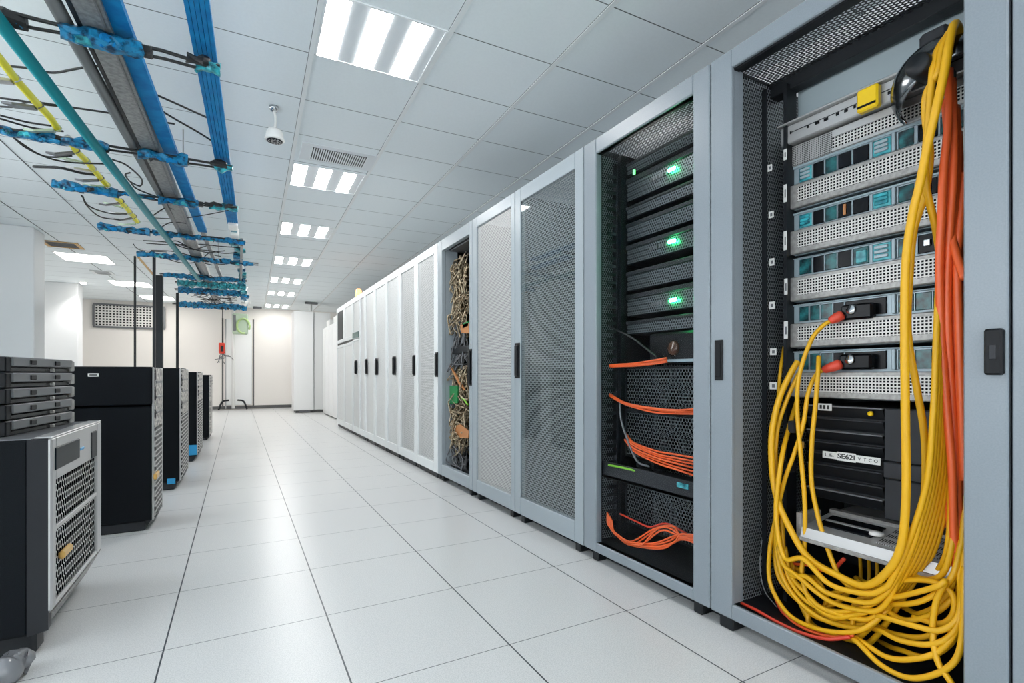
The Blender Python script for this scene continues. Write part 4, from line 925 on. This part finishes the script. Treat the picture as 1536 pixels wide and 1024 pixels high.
MB().box(XA(6.8)+.05, XA(6.8)+.08, 6.80, 9.6, TZ-.06, TZ+.03, .004).build('side_strut', 'greypipe', t)
for (y, z) in ((6.15, .0), (6.55, .0)):
    MB().box(XA(y)-.045, XA(y)+.045, y-.12, y+.10, TZ-.03, TZ+.05, .01).build('rail_joint', 'white', t)
for q in range(16):
    y_ = 6.9+q*.38; m = MB(); x_ = XA(y_)+rw.uniform(-.05, .05); wrap(m, x_-.05, x_+.05, y_, TZ+rw.uniform(-.05, .03), rw.uniform(.05, .14), rw.uniform(.02, .06), 3); m.build('film_flap', rw.choice(['tealfilm', 'tealfilm', 'bluefilm', 'white']), t)
# rods to the ceiling
for y in (1.6, 5.0, 9.0, 12.5):
    for X in (XA, XBn): MB().tube([(X(y), y, TZ+.03), (X(y), y, CZ)], .006, 6).build('hanger_rod', 'silver', t)
# the long grey duct and pipes lie on the cross bars
t = thing('cable_duct', (XG(3.), 3.0, TZ-.02), 'long grey metal duct running beside the left blue rail', 'duct')
for sgn, w in ((0, 0),):
    a, b = XG(.9), XG(12.9); d = (b-a, 12., 0)
    MB().prism([(a-.05, .9, TZ-.02), (a+.05, .9, TZ-.02), (a+.05, .9, TZ-.012), (a-.05, .9, TZ-.012)], d).prism([(a+.05, .9, TZ-.02), (a+.057, .9, TZ-.02), (a+.057, .9, TZ+.05), (a+.05, .9, TZ+.05)], d).build('trough', 'galv', t)
    MB().prism([(a-.070, .9, TZ-.022), (a-.052, .9, TZ-.022), (a-.052, .9, TZ+.05), (a-.070, .9, TZ+.05)], d).build('dark_edge', 'dark', t)
    MB().prism([(a+.034, .9, TZ-.026), (a+.042, .9, TZ-.026), (a+.042, .9, TZ-.02), (a+.034, .9, TZ-.02)], d).build('rib', 'greypipe', t)
def pipe(X, y0_, y1_, z, r, m, label, name='conduit_pipe'):
    P = [(X(y), y, z) for y in (y0_, (y0_+y1_)/2, y1_)]
    o = MB().tube(P, r, 14).build(name, m, None, P[0]); tag(o, label, 'pipe')
pipe(XP, .8, 12., TZ, .030, 'greypipe', 'round grey conduit pipe left of the grey duct overhead')
pipe(XTL, .9, 9.3, TZ-.10, .030, 'tealpipe', 'teal overhead pipe, leftmost of the straight pipes')
# yellow-green earth cable with clips
def earth(ya, yb, label, m):
    P = [(XY(y)+rw.uniform(-.006, .006), y, TZ+.0+rw.uniform(-.006, .006)) for y in [ya+(yb-ya)*i/10 for i in range(11)]]
    t_ = thing('earth_cable', P[0], label, 'cable')
    MB().tube(spline(P, 5), .020, 8).build('cable_sheath', m, t_)
    for i in range(0, 11, 2):
        x, y, z = P[i]; q = MB()
        dz_ = rw.uniform(-.03, .03); q.prism([(x-.015, y-.035, z-.03), (x-.10, y-.07, z-.045+dz_), (x-.16, y-.02, z-.03+dz_), (x-.12, y+.045, z-.02+dz_), (x-.015, y+.03, z-.02)], (0, 0, .014))
        q.tube(spline([(x, y-.018, z-.022), (x+.022, y-.014, z), (x, y-.010, z+.024), (x-.024, y-.014, z)], 4), .005, 5)
        q.build('cable_clip', ['silver', 'greenplastic', 'midgrey'][i % 3], t_)
earth(2.75, 4.25, 'yellow-green earth cable with clips between the two nearest cross bars', 'ygwire')
earth(4.42, 5.35, 'yellow earth cable with clips just beyond the second cross bar', 'ygwire')
earth(5.60, 6.45, 'short ragged yellow earth cable past the third cross bar', 'ygwire')
# black wires
def bw(pts, label, r=.006, Z=TZ+.0):
    P = [onz(u, v, z) for u, v, z in pts]; o = MB().tube(spline(P, 8), r, 6).build('black_wire', 'wire', None, P[0]); tag(o, label, 'wire')
bw([(0, 98, 2.70), (40, 102, 2.70), (78, 109, 2.70), (110, 104, 2.71), (135, 100, 2.72), (160, 103, 2.72), (215, 133, 2.72), (270, 158, 2.71), (325, 183, 2.70)], 'black wire arching over the grey pipe to the right blue rail, first cross bar')
bw([(190, 130, 2.73), (225, 155, 2.73), (260, 177, 2.72), (300, 200, 2.71), (331, 220, 2.70)], 'black wire running from the grey duct down to the right blue rail')
bw([(0, 160, 2.70), (22, 160, 2.70), (46, 153, 2.70), (100, 160, 2.71), (180, 172, 2.72), (262, 186, 2.72)], 'black wire crossing below the yellow-green cable to the blue rails')
bw([(0, 147, 2.70), (30, 151, 2.70), (60, 156, 2.71), (95, 160, 2.71)], 'short black wire above the one under the yellow-green cable')
bw([(0, 173, 2.68), (40, 183, 2.68), (78, 189, 2.68)], 'upper thin black wire just above the second cross bar, far left')
bw([(0, 178, 2.66), (50, 192, 2.66), (95, 197, 2.66)], 'lower thin black wire just above the second cross bar, far left')
bw([(20, 206, 2.62), (40, 222, 2.60), (70, 235, 2.60), (108, 234, 2.62)], 'black wire drooping below the second cross bar, left')
bw([(22, 208, 2.6), (60, 232, 2.58), (100, 243, 2.6), (160, 246, 2.62)], 'longer black wire drooping below the second cross bar to the teal pipe')
bw([(50, 250, 2.66), (90, 252, 2.66), (120, 259, 2.66), (142, 262, 2.66)], 'thick black wire ending at the yellow earth cable', .010)
bw([(168, 239, 2.62), (190, 248, 2.6), (212, 268, 2.6), (210, 279, 2.6), (195, 272, 2.6), (188, 262, 2.6), (195, 259, 2.6)], 'black wire curling into a loop right of the teal pipe')
bw([(195, 272, 2.63), (205, 283, 2.62), (235, 295, 2.62), (262, 302, 2.62)], 'black wire from the curl to the third cross bar')
bw([(122, 293, 2.6), (135, 310, 2.57), (165, 320, 2.57), (190, 321, 2.6)], 'black wire drooping below the third cross bar')
bw([(124, 294, 2.6), (130, 308, 2.55), (150, 325, 2.54), (180, 330, 2.56)], 'second black wire drooping lower below the third cross bar')
bw([(230, 323, 2.62), (242, 315, 2.62), (252, 311, 2.63), (270, 318, 2.64)], 'short black wire arching right of the teal pipe beyond the third bar')
bw([(240, 342, 2.62), (252, 335, 2.62), (265, 333, 2.63), (280, 335, 2.63)], 'short black wire arching just above the fourth cross bar')
bw([(232, 327, 2.64), (270, 328, 2.64), (310, 322, 2.64), (345, 315, 2.64)], 'thin black wire swinging up to the end of the third cross bar', .004)
bw([(200, 366, 2.62), (205, 372, 2.6), (215, 376, 2.6), (250, 378, 2.62)], 'thin black wire between the fourth and fifth cross bars', .005)
# wires bundled on the far bars
mb = MB()
for k in range(30):
    y = rw.uniform(7., 13.); a_ = Vector((rw.uniform(-1.0, -.5), y, TZ-.02)); b_ = Vector((rw.uniform(-.4, .05), y+rw.uniform(-.3, .3), TZ-.02))
    mb.tube(spline(wander(a_, b_, 4, .05, rw, rw.uniform(-.03, .05)), 4), .006, 5)
o = mb.build('tray_wiring', 'wire', None, (-.5, 9, TZ)); tag(o, 'mass of thin dark wires lying on the far end of the overhead tray', 'wires', kind='stuff')

# ------------------------------------------------------------------ left row of cabinets
# nearest low cabinet
X0, Xl, ya, yb, H1 = -.63, -1.75, 2.52, 3.34, .825
t = thing('computer_cabinet', (X0, (ya+yb)/2, 0), 'nearest low black cabinet with silver perforated front and amber latch', 'cabinet')
MB().box(Xl, X0-.16, ya+.03, yb, .055, H1-.004, .006).build('case', 'navy', t)
MB().box(X0-.27, X0-.06, ya, yb-.01, .09, H1, .010).build('side_cover', 'navy', t)
MB().prism([(X0-.065, ya-.002, .09), (X0-.012, ya+.03, .09), (X0-.012, ya+.03, H1), (X0-.065, ya-.002, H1)], (-.005, .06, 0)).build('edge_post', 'charcoal', t)
dr = MB().ringx(X0-.03, X0, ya+.03, yb, .16, H1, .05, .085, .02, .17, .006).box(X0-.028, X0-.002, ya+.07, yb-.08, .455, .475, .003).build('door', 'silver', t)
MB().box(X0-.018, X0-.012, ya+.07, yb-.08, .17, .66).build('perforated_panel', 'perf_front', dr)
pz = ya+.06
MB().box(X0-.006, X0+.004, pz, pz+.34, .695, .785, .004).build('display', 'screen', dr)
MB().box(X0-.006, X0+.004, yb-.21, yb-.11, .66, .79, .004).build('side_display', 'charcoal', dr)
MB().box(X0-.004, X0+.003, pz+.36, pz+.42, .725, .738, .003).build('badge', 'bluelabel', dr)
lt = onx(98, 829, X0); MB().box(X0-.012, X0+.010, lt.y-.05, lt.y+.07, lt.z-.012, lt.z+.022, .008).build('latch', 'amber', dr)
MB().prism([(X0-.10, ya+.04, .10), (X0, ya+.05, .155), (X0, yb, .16), (X0-.05, yb-.06, .06), (X0-.06, ya+.10, .04)], (-.02, 0, .0)).build('kick_panel', 'silver_d', t)
MB().box(X0-.30, X0-.05, ya+.04, ya+.14, .0, .10, .012).build('foot', 'dark', t); MB().box(X0-.26, X0-.09, yb-.25, yb-.1, 0, .06, .01).build('foot', 'dark', t); MB().box(Xl+.1, Xl+.25, ya+.05, ya+.2, 0, .06, .01).build('foot', 'dark', t)
MB().box(Xl, X0-.055, ya+.01, yb-.005, H1-.004, H1+.004, .002).m(1).box(X0-.055, X0, ya+.03, yb, H1-.001, H1+.006, .003).build('top_panel', ['midgrey', 'silver'], t)
MB().box(X0-.36, X0-.28, ya+.015, ya+.03, .14, .72, .004).m(1).box(X0-.345, X0-.295, ya+.010, ya+.016, .66, .675, .002).box(X0-.33, X0-.31, ya+.010, ya+.016, .52, .535, .002).build('slot_bay', ['black', 'silver_d'], t)
MB().box(Xl+.02, X0-.37, ya+.005, ya+.03, .12, .78, .004).build('side_panel', 'navy', t)
for k in range(4): MB().box(X0-.325, X0-.315, ya+.008, ya+.015, .33+k*.045, .345+k*.045, .002).build('status_light', 'bluegrey', t)
# stack of drive trays on top
ang = math.radians(-8.)
c0 = onz(10, 654, H1+.006)
st = [(.0, 'lowest of the grey drive trays stacked on the low cabinet'), (.065, 'second drive tray from the bottom of the stack'), (.135, 'third drive tray from the bottom of the stack'), (.205, 'fourth drive tray, second from the top of the stack'), (.270, 'topmost drive tray, level with the eye')]
L1 = (onz(107, 634, H1+.006)-c0).length; zst = c0.z
trz = [0, .0625, .125, .1875, .25]
for k, (dz, lab) in enumerate(st):
    z0_ = zst+trz[k]; h_ = .0605
    u = thing('drive_tray', (c0.x, c0.y, z0_), lab, 'drive unit', 'drive trays stacked on the low cabinet')
    dirv = (onz(107, 634, H1+.006)-c0).normalized(); u.rotation_euler.z = math.atan2(dirv.y, dirv.x)
    def lk_(mb, n, m, p=u):
        o = mb.build(n, m); o.parent = p; return o
    lk_(MB().box(.0, L1, .02, .7, .0, h_-.002, .003), 'chassis', 'dark')
    lk_(MB().box(.02, L1-.02, -.012, .02, .022, h_-.002, .003), 'front_plate', 'midgrey')
    lk_(MB().box(.01, L1-.03, -.002, .02, .0, .017, .002), 'lower_slot', 'bay')
    for x in (.30, .68): lk_(MB().box(L1*x-.024, L1*x+.024, -.016, -.010, .029, .050, .009), 'latch_hole', 'black')
    lk_(MB().box(L1*.62-.012, L1*.62+.004, -.016, .0, .0, .016, .003), 'catch', 'silver_d')
    lk_(MB().box(L1-.035, L1+.004, -.012, .02, .004, h_-.006, .004), 'end_cap', 'silver_d')
    lk_(MB().box(-.02, .02, -.006, .5, .0, h_-.002, .004), 'side_cap', 'black')
o = None
# crumpled bag on the floor at the cabinet foot
rb_ = random.Random(5)
p = onz(22, 1005, 0); P = [onz(-60, 1040, .03), onz(-15, 1018, .05), onz(8, 1002, .055), onz(28, 990, .06), onz(42, 995, .03)]
mb = MB(); S_ = spline(P, 5)
mb.tube([q+Vector((rb_.uniform(-.012, .012), rb_.uniform(-.012, .012), rb_.uniform(-.008, .008))) for q in S_], [.030+.016*math.sin(PI*i/(len(S_)-1))+rb_.uniform(-.008, .008) for i in range(len(S_))], 9, True, .8)
o = mb.build('plastic_bag', 'film', None, P[1]); tag(o, 'crumpled grey plastic bag lying at the foot of the nearest cabinet', 'bag')

def cabinet(x0, xl, ya, yb, h, label, split=None, extras=None, panel='perf_front_s', top_busy=.45, bottom=.09):
    t = thing('computer_cabinet', (x0, (ya+yb)/2, 0), label, 'cabinet', 'black cabinets along the left')
    if split:
        MB().box(xl, x0-.02, ya, yb, bottom, split-.004, .008).build('lower_case', 'navy', t)
        MB().box(xl, x0-.02, ya-.012, yb, split+.008, h, .008).build('upper_case', 'navy', t)
    else: MB().box(xl, x0-.02, ya, yb, bottom, h, .008).build('case', 'navy', t)
    MB().box(x0-.022, x0-.012, ya-.004, ya+.035, bottom, h-.004, .004).box(x0-.022, x0-.004, yb-.03, yb, bottom, h-.004, .004).build('corner_trim', 'silver', t)
    zb_ = h-(h-bottom)*top_busy
    MB().box(x0-.02, x0-.006, ya+.035, yb-.03, bottom+.02, zb_, .003).build('perforated_panel', panel, t)
    f = MB().box(x0-.02, x0-.004, ya+.035, yb-.03, zb_+.003, h-.01, .003).build('drive_front', 'patchy', t)
    n = 4; q = MB()
    for i in range(1, n): zz = zb_+(h-zb_)*i/n; q.box(x0-.008, x0+.001, ya+.04, yb-.035, zz-.010, zz+.008, .002)
    q.build('drive_bar', 'midgrey', f)
    MB().prism([(x0-.03, ya+.02, bottom), (x0-.005, ya+.03, bottom+.02), (x0-.005, yb-.02, bottom+.02), (x0-.03, yb-.05, bottom-.05), (x0-.06, ya+.05, bottom-.06)], (-.03, 0, 0)).box(xl+.05, x0-.06, ya+.02, yb-.04, .0, bottom, .01).build('plinth', 'charcoal', t)
    return t
cb = cabinet(-.50, -1.62, 4.22, 4.62, 1.122, 'large black two-piece cabinet with small white badge, second in the row', split=.855, top_busy=.40, bottom=.07)
p = ony(140, 562, 4.205); MB().box(p.x-.028, p.x+.028, 4.203, 4.209, p.z-.011, p.z+.011, .001).m(1).box(p.x-.020, p.x+.020, 4.2022, 4.2032, p.z-.004, p.z+.004).build('badge', ['label', 'ink'], cb)
p = onx(235, 712, -.50); MB().box(-.51, -.49, p.y-.07, p.y+.07, p.z-.02, p.z+.02, .006).build('latch', 'amber', cb)
cc = cabinet(-.46, -1.3, 5.60, 6.30, 1.13, 'third black cabinet in the row, blue label low on its side', top_busy=.42, bottom=.08)
p = ony(257, 722, 5.598); MB().box(p.x-.032, p.x+.032, 5.594, 5.600, p.z-.022, p.z+.030, .004).build('blue_label', 'bluelabel', cc)
cd_ = cabinet(-.43, -.92, 7.30, 8.15, 1.10, 'fourth black cabinet in the row, square blue label at its front corner', top_busy=.35, bottom=.065)
p = ony(292, 676, 7.298); MB().box(p.x-.06, p.x+.025, 7.292, 7.300, p.z-.05, p.z+.075, .004).build('blue_label', 'bluelabel', cd_)
cabinet(-.40, -.95, 9.55, 10.3, 1.06, 'farthest and smallest black cabinet of the left row', panel='patchy', top_busy=.2, bottom=.05)

# ------------------------------------------------------------------ things by the back wall
yb_ = YB-.30
a = ony(350, 560, yb_); t = thing('stand_pipe', (a.x, yb_, 0), 'white standing pipe on splayed black feet before the back wall', 'pipe')
MB().tube([(a.x, yb_, .05), (a.x, yb_, CZ)], .045, 12).build('pipe', 'white', t)
MB().tube([(a.x-.20, yb_, .05), (a.x-.20, yb_, 2.7)], .018, 8).build('thin_pipe', 'silver', t)
for dx in (-.38, .36): MB().tube(spline([(a.x+dx*.3, yb_, .30), (a.x+dx*.75, yb_-.02, .26), (a.x+dx, yb_-.04, .02)], 4), .028, 6).build('foot', 'dark', t)
p0, p1 = ony(352, 470, yb_-.1), ony(371, 502, yb_-.1)
t = thing('hose_case', ((p0.x+p1.x)/2, yb_-.1, p1.z), 'pale green see-through case with coiled hose high on the white pipe', 'case')
MB().box(p0.x-.06, p1.x+.02, yb_-.14, yb_-.05, p1.z, p0.z, .03).build('shell', 'greenplastic', t)
cxm, czm = (p0.x+p1.x)/2+.06, (p0.z+p1.z)/2-.06
MB().tube([(cxm+.17*math.cos(a_*.5), yb_-.16, czm+.22*math.sin(a_*.5)) for a_ in range(-1, 11)], .03, 8).build('hose', 'hosegreen', t)
MB().box(p0.x-.04, p0.x+.03, yb_-.17, yb_-.14, p1.z+.1, p0.z-.05, .008).build('valve', 'midgrey', t)
p0, p1 = ony(334, 470, yb_-.2), ony(334, 516, yb_-.2)
t = thing('pendant_socket', (p1.x, p1.y, p1.z), 'red socket box hanging on a black cord before the back wall', 'socket')
MB().tube([(p0.x, p0.y, CZ), p1], .016, 6).build('cord', 'wire', t)
q = ony(334, 530, yb_-.2)
MB().box(q.x-.10, q.x+.06, q.y-.05, q.y+.05, q.z+.0, p1.z+.04, .02).m(1).box(q.x-.05, q.x+.02, q.y-.056, q.y-.05, q.z+.06, p1.z-.04, .01).build('box', ['red', 'dark'], t)
wm = MB(); zz = ony(334, 545, yb_-.2).z
for k in range(7): wm.tube(spline(wander((q.x, q.y, q.z), (q.x+rw.uniform(-.22, .32), q.y, zz+rw.uniform(-.06, .22)), 3, .10, rw), 4), .010, 5)
wm.build('loose_cord', 'midgrey', t)
p = ony(386, 475, YB-.4); o = MB().box(p.x-.12, p.x+.12, YB-.44, YB-.36, CZ-.07, CZ, .01).build('exit_sensor', 'midgrey', None, (p.x, YB-.4, CZ-.07)); tag(o, 'small dark sensor on the ceiling near the back wall', 'sensor')
# ------------------------------------------------------------------ world: bright overcast sky outside the added windows
w = bpy.data.worlds.new('world'); sc.world = w; w.use_nodes = True
w.node_tree.nodes['Background'].inputs[0].default_value = (.95, .975, 1, 1); w.node_tree.nodes['Background'].inputs[1].default_value = 4.1
